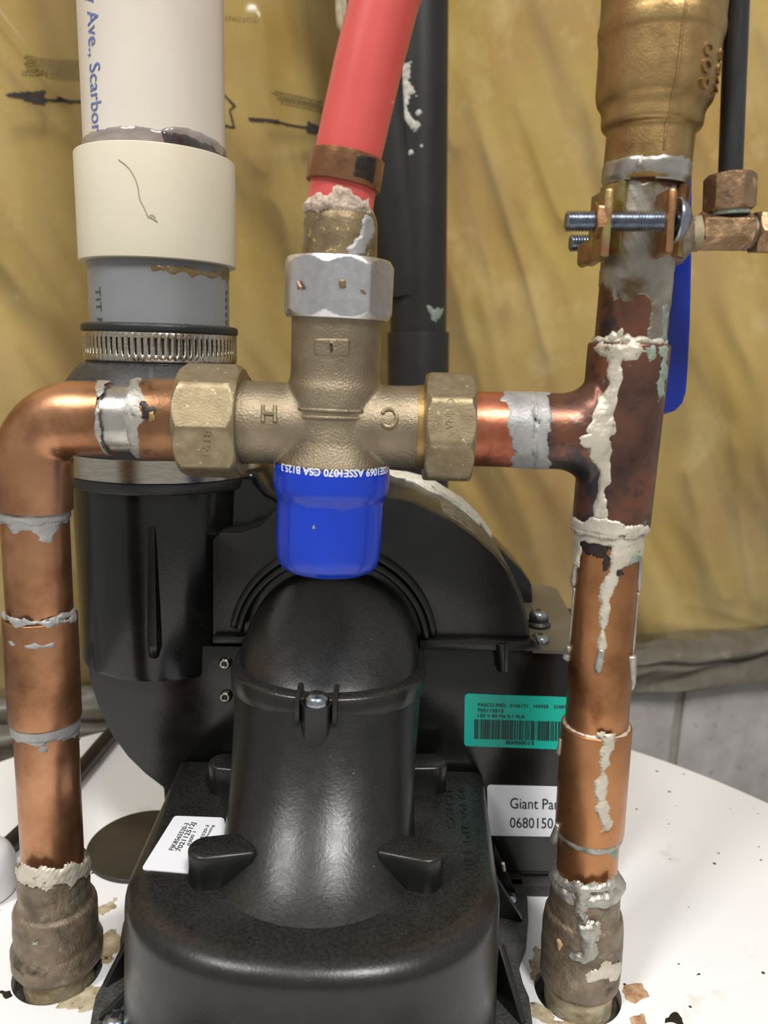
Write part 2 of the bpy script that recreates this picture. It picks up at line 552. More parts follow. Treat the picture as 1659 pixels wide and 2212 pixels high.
# ---- round pipes: a frame on which patches, lettering and rings are laid
class Cyl:
    def __init__(self, P0, axis, r, facing=None):
        self.P0, self.r = Vector(P0), r
        self.a, self.e1, self.e2 = frame(axis, facing)

    def pt(self, s, h, dr=0.0):
        """s = length round the pipe, h = along it"""
        th = s / self.r
        rr = self.r + dr
        return self.P0 + self.a * h + (self.e1 * math.cos(th) + self.e2 * math.sin(th)) * rr

    def hit(self, px, py):
        """nearest point of the pipe wall on a sight line, as (s, h); sight lines past the edge are laid on the edge"""
        d = sight(px, py)
        o = CAM - self.P0
        dp, op = d - self.a * d.dot(self.a), o - self.a * o.dot(self.a)
        qa, qb, qc = dp.dot(dp), 2 * dp.dot(op), op.dot(op) - self.r ** 2
        disc = max(0.0, qb * qb - 4 * qa * qc)
        t = (-qb - math.sqrt(disc)) / (2 * qa)
        p = CAM + d * t - self.P0
        return (math.atan2(p.dot(self.e2), p.dot(self.e1)) * self.r, p.dot(self.a))

    def of(self, r):
        return Cyl(self.P0, self.a, r, self.e1)


class Flat:
    def __init__(self, o, u, v, n):
        self.o, self.u, self.v, self.n = Vector(o), Vector(u).normalized(), Vector(v).normalized(), Vector(n).normalized()

    def pt(self, s, h, dr=0.0):
        return self.o + self.u * s + self.v * h + self.n * dr

    def hit(self, px, py):
        d = sight(px, py)
        p = CAM + d * ((self.o - CAM).dot(self.n) / d.dot(self.n)) - self.o
        return (p.dot(self.u), p.dot(self.v))


def sdf(poly, X, Y):
    P = np.array(poly, float)
    Q = np.roll(P, -1, axis=0)
    inside = np.zeros(X.shape, bool)
    dist = np.full(X.shape, 1e9)
    for (x0, y0), (x1, y1) in zip(P, Q):
        c = ((y0 > Y) != (y1 > Y))
        if abs(y1 - y0) > 1e-12:
            inside ^= c & (X < (x1 - x0) * (Y - y0) / (y1 - y0) + x0)
        dx, dy = x1 - x0, y1 - y0
        L2 = dx * dx + dy * dy + 1e-18
        t = np.clip(((X - x0) * dx + (Y - y0) * dy) / L2, 0, 1)
        dist = np.minimum(dist, np.hypot(X - x0 - t * dx, Y - y0 - t * dy))
    return np.where(inside, dist, -dist)


def wobble(X, Y, amp, wl, seed):
    r = np.random.default_rng(seed)
    s = np.zeros(X.shape)
    for k in range(7):
        w = 2 * PI / (wl * (0.35 + 0.35 * k))
        an = r.uniform(0, 2 * PI)
        s += np.sin((X * math.cos(an) + Y * math.sin(an)) * w + r.uniform(0, 6.28)) * (0.6 + 0.12 * k)
    return s * amp / 2.4


def patch_mb(surf, poly, t=0.0004, res=0.0004, edge=0.0011, jit=0.0004, wl=0.004, seed=1, base=0.0, lump=0.0, hard=False):
    """a thin crust lying on a pipe or a plane: outline poly in (s, h), t thick, its edge thinning into the surface"""
    P = np.array(poly)
    lo, hi = P.min(0) - 3 * jit - res, P.max(0) + 3 * jit + res
    nx, ny = max(3, int((hi[0] - lo[0]) / res) + 1), max(3, int((hi[1] - lo[1]) / res) + 1)
    xs, ys = np.linspace(lo[0], hi[0], nx), np.linspace(lo[1], hi[1], ny)
    X, Y = np.meshgrid(xs, ys, indexing='ij')
    d = sdf(poly, X, Y)
    if jit:
        d = d + wobble(X, Y, jit, wl, seed)
    if hard:
        H = np.full(X.shape, base + t)
        keep_v = d > 0
    else:
        q = np.clip(d / edge, -1, 1)
        H = base * np.clip(1 + q, 0, 1) + np.where(q > 0, t * (1 - (1 - q) ** 2), q * (1.4 * t + 0.0001))
        if lump:
            H = H + np.where(q > 0, q, 0) * wobble(X, Y, lump, 0.005, seed + 9)
        keep_v = d > -1.6 * res
    kc = keep_v[:-1, :-1] & keep_v[1:, :-1] & keep_v[1:, 1:] & keep_v[:-1, 1:]
    if hard:
        kc = (d[:-1, :-1] + d[1:, :-1] + d[1:, 1:] + d[:-1, 1:]) > 0
    used = np.zeros(X.shape, bool)
    for a_, b_ in ((slice(0, -1), slice(0, -1)), (slice(1, None), slice(0, -1)), (slice(1, None), slice(1, None)), (slice(0, -1), slice(1, None))):
        used[a_, b_] |= kc
    idx = -np.ones(X.shape, int)
    idx[used] = np.arange(used.sum())
    vs = [surf.pt(x, y, h) for x, y, h in zip(X[used], Y[used], H[used])]
    I = np.argwhere(kc)
    fs = [[int(idx[i, j]), int(idx[i + 1, j]), int(idx[i + 1, j + 1]), int(idx[i, j + 1])] for i, j in I]
    return vs, fs


class Draped:
    """a pipe frame whose patches are laid on the real (cast) surface of an object"""
    def __init__(self, cyl, obj):
        from mathutils.bvhtree import BVHTree
        me = obj.data
        self.c = cyl
        self.tree = BVHTree.FromPolygons([v.co for v in me.vertices], [list(p.vertices) for p in me.polygons])

    def hit(self, px, py):
        return self.c.hit(px, py)

    def pt(self, s, h, dr=0.0):
        far = self.c.pt(s, h, 0.012)
        d = (self.c.pt(s, h, 0) - far).normalized()
        loc, n, i, dist = self.tree.ray_cast(far, d, 0.03)
        return (loc if loc is not None else self.c.pt(s, h, 0)) - d * dr


def patch(name, surf, px_poly, material, parent, dense=None, **kw):
    poly = [surf.hit(*p) for p in px_poly]
    vs, fs = patch_mb(surf, poly, **kw)
    if not fs:
        return None
    return build(name, MB().add(vs, fs), material, parent, angle=180)


def ring(name, cyl, h0, h1, material, parent, t=0.0004, jit=0.0006, wl=0.006, seed=3, res=0.0005, edge=0.0008, lump=0.0):
    """a band of solder right round a pipe"""
    n = int(2 * PI * cyl.r / res)
    ny = max(6, int((h1 - h0 + 4 * jit) / res))
    S = np.linspace(0, 2 * PI * cyl.r, n, endpoint=False)
    Hh = np.linspace(h0 - 2.5 * jit, h1 + 2.5 * jit, ny)
    th = S / cyl.r
    r = np.random.default_rng(seed)
    lo_, hi_ = np.full(n, h0), np.full(n, h1)
    for k in range(2, 26):
        a_ = jit * .75 / (1 + 0.25 * k)
        lo_ = lo_ + a_ * .5 * r.normal() * np.sin(k * th + r.uniform(0, 6.28))
        hi_ = hi_ + a_ * .5 * r.normal() * np.sin(k * th + r.uniform(0, 6.28))
    X, Y = np.meshgrid(S, Hh, indexing='ij')
    d = np.minimum(Y - lo_[:, None], hi_[:, None] - Y)
    q = np.clip(d / edge, -1, 1)
    D = np.where(q > 0, t * (1 - (1 - q) ** 2), q * (1.2 * t + 0.0001))
    if lump:
        D = D + np.where(q > 0, q, 0) * wobble(X, Y, lump, 0.005, seed)
    vs = [cyl.pt(X[i, j], Y[i, j], D[i, j]) for i in range(n) for j in range(ny)]
    fs = []
    for i in range(n):
        i2 = (i + 1) % n
        for j in range(ny - 1):
            if q[i, j] > -1 or q[i, j + 1] > -1 or q[i2, j] > -1 or q[i2, j + 1] > -1:
                fs.append([i * ny + j, i2 * ny + j, i2 * ny + j + 1, i * ny + j + 1])
    return build(name, MB().add(vs, fs), material, parent, angle=180)


def glyphs(s, extrude=0.0, res=3, bold=0.0):
    """lettering as a flat (or raised) mesh: verts in units of cap height, width"""
    c = bpy.data.curves.new('t', 'FONT')
    c.body = s
    c.size = 1.0
    c.extrude = extrude
    c.resolution_u = res
    c.offset = bold
    o = bpy.data.objects.new('t', c)
    COL.objects.link(o)
    dg = bpy.context.evaluated_depsgraph_get()
    me = bpy.data.meshes.new_from_object(o.evaluated_get(dg), depsgraph=dg)
    bpy.data.objects.remove(o)
    V = np.array([tuple(v.co) for v in me.vertices]) if len(me.vertices) else np.zeros((0, 3))
    Fc = [list(p.vertices) for p in me.polygons]
    bpy.data.meshes.remove(me)
    bpy.data.curves.remove(c)
    return V, Fc


CAP = 0.70     # cap height of the built-in face at size 1


def text_plane(mb, s, p0, p1, up, lift, n, depth=0.0, bold=0.0):
    """lettering from p0 to p1 (the ends of its baseline), up = vector of one cap height, lifted along n"""
    V, Fc = glyphs(s, 0.5 if depth else 0.0, 3, bold)
    x0, x1 = V[:, 0].min(), V[:, 0].max()
    p0, p1, up, n = Vector(p0), Vector(p1), Vector(up), Vector(n).normalized()
    vs = []
    for x, y, z in V:
        vs.append(p0 + (p1 - p0) * ((x - x0) / (x1 - x0)) + up * (y / CAP) + n * (lift + z * depth))
    mb.add(vs, Fc)
    return mb


def text_surf(mb, s, surf, a0, a1, up, lift, depth=0.0, bold=0.0):
    """the same laid on a pipe: a0, a1 = baseline ends in (s, h), up = (ds, dh) of one cap height"""
    V, Fc = glyphs(s, 0.5 if depth else 0.0, 3, bold)
    x0, x1 = V[:, 0].min(), V[:, 0].max()
    vs = []
    for x, y, z in V:
        t = (x - x0) / (x1 - x0)
        vs.append(surf.pt(a0[0] + (a1[0] - a0[0]) * t + up[0] * y / CAP, a0[1] + (a1[1] - a0[1]) * t + up[1] * y / CAP, lift + z * depth))
    mb.add(vs, Fc)
    return mb


def poly_nut(mb, P0, axis, h, r_corner, n=6, rot=0.0, ch=0.10, seg=144, bore=None, facing=None, both=True):
    """a nut with n flats and turned (chamfered) ends"""
    ap = r_corner * math.cos(PI / n)

    def rad(th, t, r):
        x = (th - rot) % (2 * PI / n) - PI / n
        flat = ap / math.cos(x)
        return min(flat, r)
    c = h * ch
    prof = [(0, 0.0004), (0, ap * 0.985), (c, r_corner * 0.986), (c * 1.6, r_corner * 0.986)] if both else [(0, 0.0004), (0, r_corner * .99), (c * .4, r_corner * 0.986)]
    prof += [(h - c * 1.6, r_corner * 0.986), (h - c, r_corner * 0.986), (h, ap * 0.985), (h, 0.0004)]
    full = [prof[0]]
    for i in range(1, len(prof)):
        (t0, r0), (t1, r1) = prof[i - 1], prof[i]
        k = 5 if abs(r1 - r0) < 0.01 * r_corner * 60 and i not in (1, len(prof) - 1) else 1
        for j in range(1, k + 1):
            full.append((t0 + (t1 - t0) * j / k, r0 + (r1 - r0) * j / k))
    lathe(mb, P0, axis, full, seg, rad, facing)
    return mb


def thread_rod(mb, p0, p1, r, pitch=0.001, seg=20):
    p0, p1 = Vector(p0), Vector(p1)
    L_ = (p1 - p0).length
    prof = [(0, 0.0002), (0, r * .8)]
    n = int(L_ / pitch)
    for i in range(n):
        prof += [(pitch * (i + .1), r * 0.82), (pitch * (i + .55), r)]
    prof += [(L_, r * .8), (L_, 0.0002)]
    return lathe(mb, p0, p1 - p0, prof, seg)


def pan_screw(parent, p, axis, r, material='zinc', name='screw', square=True):
    mb = MB()
    prof = [(-0.001, r), (r * .25, r), (r * .55, r * .85), (r * .75, r * .5), (r * .78, 0.0001)]
    lathe(mb, p, axis, soften(prof, r * .2), 28)
    s = build(name, mb, material, parent)
    a, e1, e2 = frame(axis, (0, -1, 0.01) if abs(Vector(axis).normalized().y) < .9 else (0, 0, 1))
    w = r * .28
    c = Vector(p) + a * (r * .72)
    rb = MB()
    prism(rb, [c + e1 * w + e2 * w, c - e1 * w + e2 * w, c - e1 * w - e2 * w, c + e1 * w - e2 * w], a * (r * .09))
    build('drive_recess', rb, 'black_print', s, smooth=False)
    return s


def grid_mesh(X, Y, Z):
    nx, ny = X.shape
    me = bpy.data.meshes.new('grid')
    co = np.stack([X, Y, Z], -1).reshape(-1, 3)
    i = np.arange(nx * ny).reshape(nx, ny)
    q = np.stack([i[:-1, :-1], i[1:, :-1], i[1:, 1:], i[:-1, 1:]], -1).reshape(-1, 4)
    me.vertices.add(len(co))
    me.vertices.foreach_set('co', co.ravel())
    me.loops.add(q.size)
    me.loops.foreach_set('vertex_index', q.ravel().astype(np.int32))
    me.polygons.add(len(q))
    me.polygons.foreach_set('loop_start', np.arange(0, q.size, 4, dtype=np.int32))
    me.update(calc_edges=True)
    return me


# ================================================================== THE SETTING
ANG = math.radians(17.0)
WU, WN = Vector((math.cos(ANG), math.sin(ANG), 0)), Vector((math.sin(ANG), -math.cos(ANG), 0))
ZV = Vector((0, 0, 1))
WALL = Flat((0.02, 0.40, 0.0), WU, ZV, WN)
SILL_TOP, SILL_BOT = -0.037, -0.077


def structure(o):
    o['kind'] = 'structure'
    return o


def wall_slab(name, u0, u1, v0, v1, n0, n1, material, parent=None):
    mb = MB()
    P = [WALL.pt(u0, v0, n0), WALL.pt(u1, v0, n0), WALL.pt(u1, v1, n0), WALL.pt(u0, v1, n0)]
    prism(mb, P, WN * (n1 - n0))
    return build(name, mb, material, parent, smooth=False)


creases = []
for p, q, w, h in [((-40, 5), (142, 228), .0022, .0055), ((-30, 280), (150, 565), .0030, .0022), ((150, 560), (400, 950), .006, .002),
                   ((985, 80), (1110, 620), .008, .0035), ((1075, 230), (1215, 720), .007, .003), ((960, 330), (1040, 700), .006, .003),
                   ((560, 20), (585, 300), .008, .003), ((870, -80), (1010, 230), .007, .003), ((270, -60), (310, 60), .004, .003),
                   ((1000, 500), (1120, 980), .007, .0025), ((1130, 90), (1260, 420), .009, .0035), ((1600, 900), (1659, 1300), .01, .003),
                   ((1450, 1290), (1659, 1350), .006, .003), ((620, 320), (660, 700), .009, .003), ((30, 640), (170, 830), .006, .002),
                   ((1500, 950), (1600, 1280), .012, .003)]:
    creases.append((WALL.hit(*p), WALL.hit(*q), w, h))


def film_height(U, Vv):
    c = U * 0.90 + Vv * 0.42
    e = -U * 0.42 + Vv * 0.90
    H = np.zeros(np.shape(U))
    for lam, am, k, ph in ((.21, .0040, 3.1, .3), (.093, .0018, 5.3, 1.9), (.047, .0009, 9.7, 4.2), (.026, .00035, 17.0, 2.2)):
        H = H + am * np.sin(2 * PI * c / lam + 1.3 * np.sin(e * k * 2.3 + ph) + ph)
    for (a, b, w, h) in creases:
        dx, dy = b[0] - a[0], b[1] - a[1]
        L2 = dx * dx + dy * dy
        t = ((U - a[0]) * dx + (Vv - a[1]) * dy) / L2
        d = ((U - a[0]) * dy - (Vv - a[1]) * dx) / math.sqrt(L2)
        H = H + h * np.exp(-np.abs(d / w) ** 1.5) * np.exp(-np.maximum(0, np.abs(t - .5) - .4) ** 2 * 90)
    return H


class Film:
    def pt(self, s, h, dr=0.0):
        return WALL.pt(s, h, float(film_height(np.array(s), np.array(h))) + dr)

    def hit(self, px, py):
        return WALL.hit(px, py)


FILM = Film()
wall = structure(thing('wall_back', 'framed wall of yellow batt insulation behind clear printed plastic sheeting', 'wall', (0.02, 0.40, 0)))
del wall['category']
us = np.concatenate([np.linspace(-1.3, -.42, 60, endpoint=False), np.linspace(-.42, .58, 520, endpoint=False), np.linspace(.58, 1.3, 60)])
vs_ = np.concatenate([np.linspace(-.05, .56, 330, endpoint=False), np.linspace(.56, 1.1, 50)])
UU, VV = np.meshgrid(us, vs_, indexing='ij')
HH = film_height(UU, VV) + 0.004
fm_me = grid_mesh(0.02 + WU.x * UU + WN.x * HH, 0.40 + WU.y * UU + WN.y * HH, VV)
finish('vapour_barrier', fm_me, 'film', wall, 180, recalc=False)
# insulation: soft uneven batts
us2, vs2 = np.linspace(-1.3, 1.3, 260), np.linspace(-.05, 1.1, 120)
U2, V2 = np.meshgrid(us2, vs2, indexing='ij')
H2 = -0.020 + 0.004 * np.sin(U2 * 17 + 2 * np.sin(V2 * 6)) + 0.003 * np.sin(V2 * 23 + U2 * 9)
# shallow seams between batts
H2 = H2 - 0.010 * np.exp(-((U2 - 0.05) / 0.01) ** 2) - 0.010 * np.exp(-((U2 + 0.36) / 0.01) ** 2) - 0.010 * np.exp(-((U2 - 0.46) / 0.01) ** 2)
finish('insulation_batt', grid_mesh(0.02 + WU.x * U2 + WN.x * H2, 0.40 + WU.y * U2 + WN.y * H2, V2), 'insulation', wall, 180, recalc=False)
wall_slab('sheathing', -1.3, 1.3, -.05, 1.1, -0.09, -0.05, 'sill', wall)


# print on the film
def film_poly(px, name, material='film_print', res=0.0009, jit=0.00025):
    return patch(name, FILM, px, material, wall, t=0.0, base=0.0046, res=res, hard=True, jit=jit, wl=.006, seed=5)


film_poly([(-2, 207), (97, 195), (95, 212), (184, 217), (184, 226), (96, 220), (97, 229)], 'printed_arrow')
film_poly([(533, 262), (560, 264), (660, 275), (662, 264), (720, 284), (718, 291), (660, 291), (660, 281), (536, 271)], 'printed_arrow')
star = [(474, 204), (486, 214), (508, 239), (496, 246), (507, 286), (482, 279)]
star_o = [(474, 209), (484, 219), (501, 238), (491, 244), (501, 280), (482, 274)]
film_poly(star + star_o[::-1], 'printed_star', res=0.0006, jit=0.0001)


def tiny_rows(x0, y0, x1, y1, slope, rows, name):
    mb = MB()
    r = random.Random(x0)
    for k in range(rows):
        yy = y0 + (y1 - y0) * k / max(1, rows - 1)
        x = x0 + r.uniform(-6, 6)
        while x < x1:
            w = r.uniform(3, 9)
            p = [(x, yy + slope * (x - x0) + r.uniform(-.6, .6)), (x + w, yy + slope * (x + w - x0)), (x + w, yy + slope * (x + w - x0) + 3.4), (x, yy + slope * (x - x0) + 3.6)]
            mb.add([FILM.pt(*FILM.hit(*q), 0.0046) for q in p], [[0, 1, 2, 3]])
            x += w + r.uniform(.8, 3)
    o = build(name, mb, 'film_print_pale', wall, smooth=False)
    return o


tiny_rows(54, 122, 172, 150, .10, 6, 'small_print')
tiny_rows(48, 154, 178, 160, .10, 2, 'small_print')
tiny_rows(588, 202, 690, 214, .16, 3, 'small_print')
tiny_rows(600, 214, 700, 226, .16, 3, 'small_print')
mb = MB()
V, Fc = glyphs('TORONTO')
x0, x1 = V[:, 0].min(), V[:, 0].max()
vv = []
for x, y, z in V:
    t = (x - x0) / (x1 - x0)
    s_, h_ = FILM.hit(553 - t * 86, 47 - t * 2.0 + (y / CAP) * 11)
    vv.append(FILM.pt(s_, h_, 0.0048))
mb.add(vv, Fc)
build('lettering', mb, 'film_print_pale', wall, smooth=False)

# sill plate wrapped in the tail of the sheeting
trim = thing('trim_1', 'grey taped sill plate along the top of the block foundation', 'trim', (0.02, 0.40, -0.05))
structure(trim)
del trim['category']
us3, vs3 = np.linspace(-1.3, 1.3, 520), np.linspace(0, 1, 34)
U3, T3 = np.meshgrid(us3, vs3, indexing='ij')
ripple = 0.0016 * np.sin(U3 * 37 + 3 * np.sin(U3 * 9)) + 0.001 * np.sin(U3 * 91 + T3 * 3)
Z3 = (SILL_TOP + .004) + (SILL_BOT - SILL_TOP - .006) * T3 + ripple * (1.6 * (1 - T3) + .5)
O3 = 0.010 + 0.016 * np.clip(T3 * 4, 0, 1) ** .6 + 0.004 * np.sin(T3 * 9 + U3 * 14) + 0.0015 * np.sin(U3 * 60 + T3 * 14) - 0.007 * np.exp(-((T3 - .42 - .08 * np.sin(U3 * 21)) / .05) ** 2)
finish('tape_wrap', grid_mesh(0.02 + WU.x * U3 + WN.x * O3, 0.40 + WU.y * U3 + WN.y * O3, Z3), 'sill', trim, 180)
mb = MB()
lip = [WALL.pt(u, SILL_BOT - 0.002 + .0014 * math.sin(u * 53) + .001 * math.sin(u * 17), 0.020) for u in np.linspace(-1.3, 1.3, 140)]
tube(mb, lip, 0.0042, 8, 2)
build('sealant_bead', mb, 'sill', trim, angle=180)
wall_slab('sill_board', -1.3, 1.3, SILL_BOT, SILL_TOP, -0.09, 0.012, 'sill', trim)

# block foundation
found = thing('wall_foundation', 'painted grey concrete block foundation wall under the sill', 'wall', (0.02, 0.40, -1.2))
structure(found)
del found['category']
wall_slab('mortar_bed', -1.3, 1.3, -1.2, SILL_BOT, -0.09, 0.0045, 'mortar', found)
jx = WALL.hit(1453, 1560)[0]
bl = MB()
prism(bl, [(-.1945, 0, -.0945), (.1945, 0, -.0945), (.1945, 0, .0945), (-.1945, 0, .0945)], (0, -0.004, 0), 0.0016)
blk_me = None
row_top = SILL_BOT - 0.002
for r_ in range(3):
    cz = row_top - 0.0945 - r_ * 0.2
    off = jx - 0.2 + (0.2 if r_ % 2 else 0.0)
    for k in range(-3, 4):
        cu = off + k * 0.4
        if abs(cu) > 1.15:
            continue
        if blk_me is None:
            o = build('concrete_block', bl, 'block', found, angle=40)
            blk_me = o.data
        else:
            o = bpy.data.objects.new('concrete_block', blk_me)
            COL.objects.link(o)
            o.parent = found
            o.matrix_parent_inverse = WORLD[found.name].inverted()
            WORLD[o.name] = Matrix.Identity(4)
        q = WALL.pt(cu, cz, 0.004)
        o.location = q
        o.rotation_euler = (0, 0, ANG)

mb = MB()
prism(mb, [(-1.6, -1.8, -1.25), (1.7, -1.8, -1.25), (1.7, 1.0, -1.25), (-1.6, 1.0, -1.25)], (0, 0, 0.05))
structure(build('floor', mb, 'floor', None, smooth=False))

# ================================================================== WATER HEATER
HL, HR = A(125, 2095, 0), A(1247, 2142, 0)
HL.z = HR.z = 0.0
heater = thing('water_heater', 'white enamelled water heater top, speckled with black, carrying the blower and pipes', 'water heater', (0.014, -0.05, -1.2))
RT_ = 0.2955
mb = MB()
lathe(mb, (0.014, -0.05, -1.2), (0, 0, 1), [(0, .0005), (0, RT_ - .004), (.004, RT_), (1.1965, RT_), (1.1992, RT_ - .0012), (1.2, RT_ - .004), (1.2, .0005)], 160)
raw = mb.mesh('jacket_raw')
to = bpy.data.objects.new('jacket_raw', raw)
COL.objects.link(to)
cutters = []
for H in (HL, HR):
    cb = MB()
    lathe(cb, (H.x, H.y, -0.014), (0, 0, 1), [(0, .0002), (0, .0166), (.03, .0166), (.03, .0002)], 48)
    cm = cb.mesh('cut')
    bmx = bmesh.new()
    bmx.from_mesh(cm)
    bmesh.ops.recalc_face_normals(bmx, faces=bmx.faces)
    bmx.to_mesh(cm)
    bmx.free()
    co = bpy.data.objects.new('cut', cm)
    COL.objects.link(co)
    cutters.append(co)
    md = to.modifiers.new('b', 'BOOLEAN')
    md.operation = 'DIFFERENCE'
    md.object = co
    md.solver = 'EXACT'
bmx = bmesh.new()
bmx.from_mesh(raw)
bmesh.ops.recalc_face_normals(bmx, faces=bmx.faces)
bmx.to_mesh(raw)
bmx.free()
dg = bpy.context.evaluated_depsgraph_get()
jm = bpy.data.meshes.new_from_object(to.evaluated_get(dg), depsgraph=dg)
jm.name = 'jacket'
for o in cutters + [to]:
    bpy.data.objects.remove(o)
finish('jacket', jm, 'tank_white', heater, 30)
for H in (HL, HR):
    mb = MB()
    lathe(mb, (H.x, H.y, -0.0139), (0, 0, 1), [(0, .0125), (.0085, .0125), (.0100, .0142), (.0092, .0160), (.0075, .01655), (0, .01655)], 60, wob=.0004)
    build('sealant_ring', mb, 'sealant', heater)
TOP = Flat((0, 0, 0), (1, 0, 0), (0, 1, 0), (0, 0, 1))


def spot(px, material, name='stain', t=0.00012, jit=0.0008, seed=1, wl=.008, res=.0005):
    return patch(name, TOP, px, material, heater, t=t, edge=.0006, jit=jit, wl=wl, seed=seed, res=res, base=0.00004)


spot([(1352, 2128), (1388, 2120), (1398, 2150), (1372, 2172), (1350, 2160)], 'rust', 'rust_spot', seed=2)
spot([(1362, 2196), (1390, 2190), (1398, 2220), (1360, 2225)], 'rust', 'rust_spot', seed=3)
spot([(2, 2142), (22, 2140), (30, 2152), (12, 2158)], 'mark', 'paint_chip', seed=4, jit=.0005)
spot([(1430, 2196), (1462, 2192), (1466, 2206), (1436, 2210)], 'mark', 'paint_chip', seed=5, jit=.001)
spot([(1500, 2103), (1514, 2096), (1518, 2108), (1504, 2112)], 'mark', 'paint_chip', seed=6, jit=.0008)
spot([(236, 1945), (256, 1930), (264, 1942), (240, 1962), (222, 1975), (214, 1966)], 'grime', seed=7, jit=.0016)
spot([(170, 2150), (225, 2128), (232, 2150), (180, 2200), (130, 2180), (120, 2165)], 'grime', seed=8, jit=.0018)
spot([(200, 2040), (240, 2010), (262, 2025), (258, 2060), (228, 2080), (214, 2075)], 'grime', seed=10, jit=.0018)
spot([(1145, 2080), (1158, 2045), (1172, 2060), (1163, 2100), (1150, 2110)], 'grime', seed=11, jit=.0014)
spot([(1150, 2150), (1162, 2160), (1200, 2200), (1250, 2222), (1230, 2226), (1180, 2212), (1145, 2180)], 'grime', seed=12, jit=.0016)
spot([(1156, 1914), (1166, 1912), (1170, 1917), (1160, 1920)], 'mark', 'paint_chip', seed=14, jit=.0004)

# things lying on the heater
mb = MB()
c_ = Zp(315, 1829, 0.0)
lathe(mb, (c_.x, c_.y, 0.0002), (0, 0, 1), soften([(0, .0003), (0, .0275), (.0022, .0275), (.0022, .0003)], .0008), 80)
tag(build('rubber_plug', mb, 'disc_rubber'), 'flat dark brown rubber disc lying on the white heater top beside the blower', 'plug')
mb = MB()
tube(mb, [Zp(px, py, 0.0046) for px, py in ((300, 1500), (262, 1558), (216, 1612), (150, 1690), (95, 1752), (46, 1800), (-10, 1852), (-90, 1925))], .0043, 16, 6)
tag(build('power_cord', mb, 'cord'), 'black round power cord crossing the heater top behind the copper riser', 'cord')
wc = Zp(-32, 1930, 0.0)
mb = MB()
lathe(mb, wc, (0, 0, 1), soften([(0, .0003), (0, .0132), (.016, .0135), (.022, .011), (.0245, .006), (.025, .0003)], .004, 5), 40)
tag(build('pipe_cap', mb, 'white_cap'), 'rounded white plastic cap at the edge of the heater top by the cord', 'cap')

# ================================================================== BLACK DRAIN PIPE behind
Y_D = 0.335
D0, D1 = A(902, 1700, Y_D), A(903, -60, Y_D)
D0 = D1 + (D0 - D1) * 1.02
dp = thing('drain_pipe', 'tall matt black plastic drain pipe with a side branch, splashed with white paint', 'pipe', A(902, 1500, Y_D))
rD = 62 * mpp(A(902, 500, Y_D))
top = A(903, -120, Y_D)
low_ = A(904, 1300, Y_D)
bot = top + (low_ - top) * ((top.z + 1.15) / (top.z - low_.z))
top = top + (top - bot).normalized() * 0.55
axD = (top - bot)
mb = MB()
lathe(mb, bot, axD, [(0, .0005), (0, rD), (axD.length, rD), (axD.length, .0005)], 64)
build('pipe', mb, 'abs', dp)
CD = Cyl(bot, axD, rD)


def hD(py, px=903):
    return CD.hit(px, py)[1]


mb = MB()
rH = rD * 1.10
h0, h1 = hD(1500), hD(716)
lathe(mb, CD.pt(0, h0) - CD.e1 * rD, axD, soften([(0, rD * .9), (0, rH), (h1 - h0, rH), (h1 - h0, rD * .9)], .001), 64)
build('hub', mb, 'abs', dp)
mb = MB()
b0, b1 = A(882, 640, Y_D), A(800, -60, Y_D - .004)
b1 = b1 + (b1 - b0).normalized() * 0.5
lathe(mb, b0, b1 - b0, [(0, .001), (0, rD * .98), ((b1 - b0).length, rD * .98), ((b1 - b0).length, .001)], 56)
build('branch', mb, 'abs', dp)
mb = MB()
b2 = A(824, 140, Y_D - .002)
b3 = A(802, -70, Y_D - .002)
lathe(mb, b2, b3 - b2, soften([(0, rD), (0, rD * 1.13), ((b3 - b2).length, rD * 1.13), ((b3 - b2).length, rD)], .001), 56)
build('branch_hub', mb, 'abs', dp)
mb = MB()
tube(mb, [A(x, y, Y_D - .012) for x, y in ((736, -30), (735, 20), (738, 55), (744, 72))], [.0032, .0034, .0032, .0014], 8, 4)
tube(mb, [A(x, y, Y_D - .014) for x, y in ((745, -30), (746, 20), (748, 48), (746, 80))], [.0024, .0026, .0022, .0008], 8, 4)
build('torn_tape', mb, 'tape', dp, angle=180)
for i, (pl, jt) in enumerate([([(862, 132), (884, 140), (888, 165), (886, 205), (884, 240), (880, 262), (850, 258), (838, 240), (850, 180)], .0028),
                              ([(822, 300), (840, 262), (862, 282), (866, 330), (852, 335), (826, 314)], .0018),
                              ([(880, 262), (892, 254), (905, 268), (898, 280)], .0012),
                              ([(897, 242), (906, 236), (914, 244), (902, 250)], .0007), ([(903, 315), (912, 309), (920, 318), (910, 324)], .0007),
                              ([(864, 366), (870, 363), (874, 370), (867, 374)], .0006), ([(883, 326), (888, 323), (891, 330), (885, 333)], .0006),
                              ([(858, 340), (864, 338), (862, 352)], .0006)]):
    patch('paint_splash', CD.of(rD * (1.0 if i != 1 else 1.0)), pl, 'white_paint', dp, t=.0005, jit=jt, wl=.009, seed=20 + i, res=.0006, base=.0002)
patch('glue_smear', CD, [(922, 660), (934, 666), (944, 668), (958, 666), (950, 690), (934, 692)], 'verdigris', dp, t=.0003, jit=.0008, seed=31, res=.0007)

# ================================================================== VENT PIPE (white, cream coupling, grey) above the blower
Y_V = 0.085
VA, VB = A(357, 1010, Y_V), A(328, 30, Y_V)
axV = (VB - VA).normalized()


def hV(py):
    c = 357 + (py - 1010) * (328 - 357) / (30 - 1010)
    return (A(c, py, Y_V) - VA).dot(axV)


def rV(w, py):
    return w / 2 * mpp(A(345, py, Y_V))


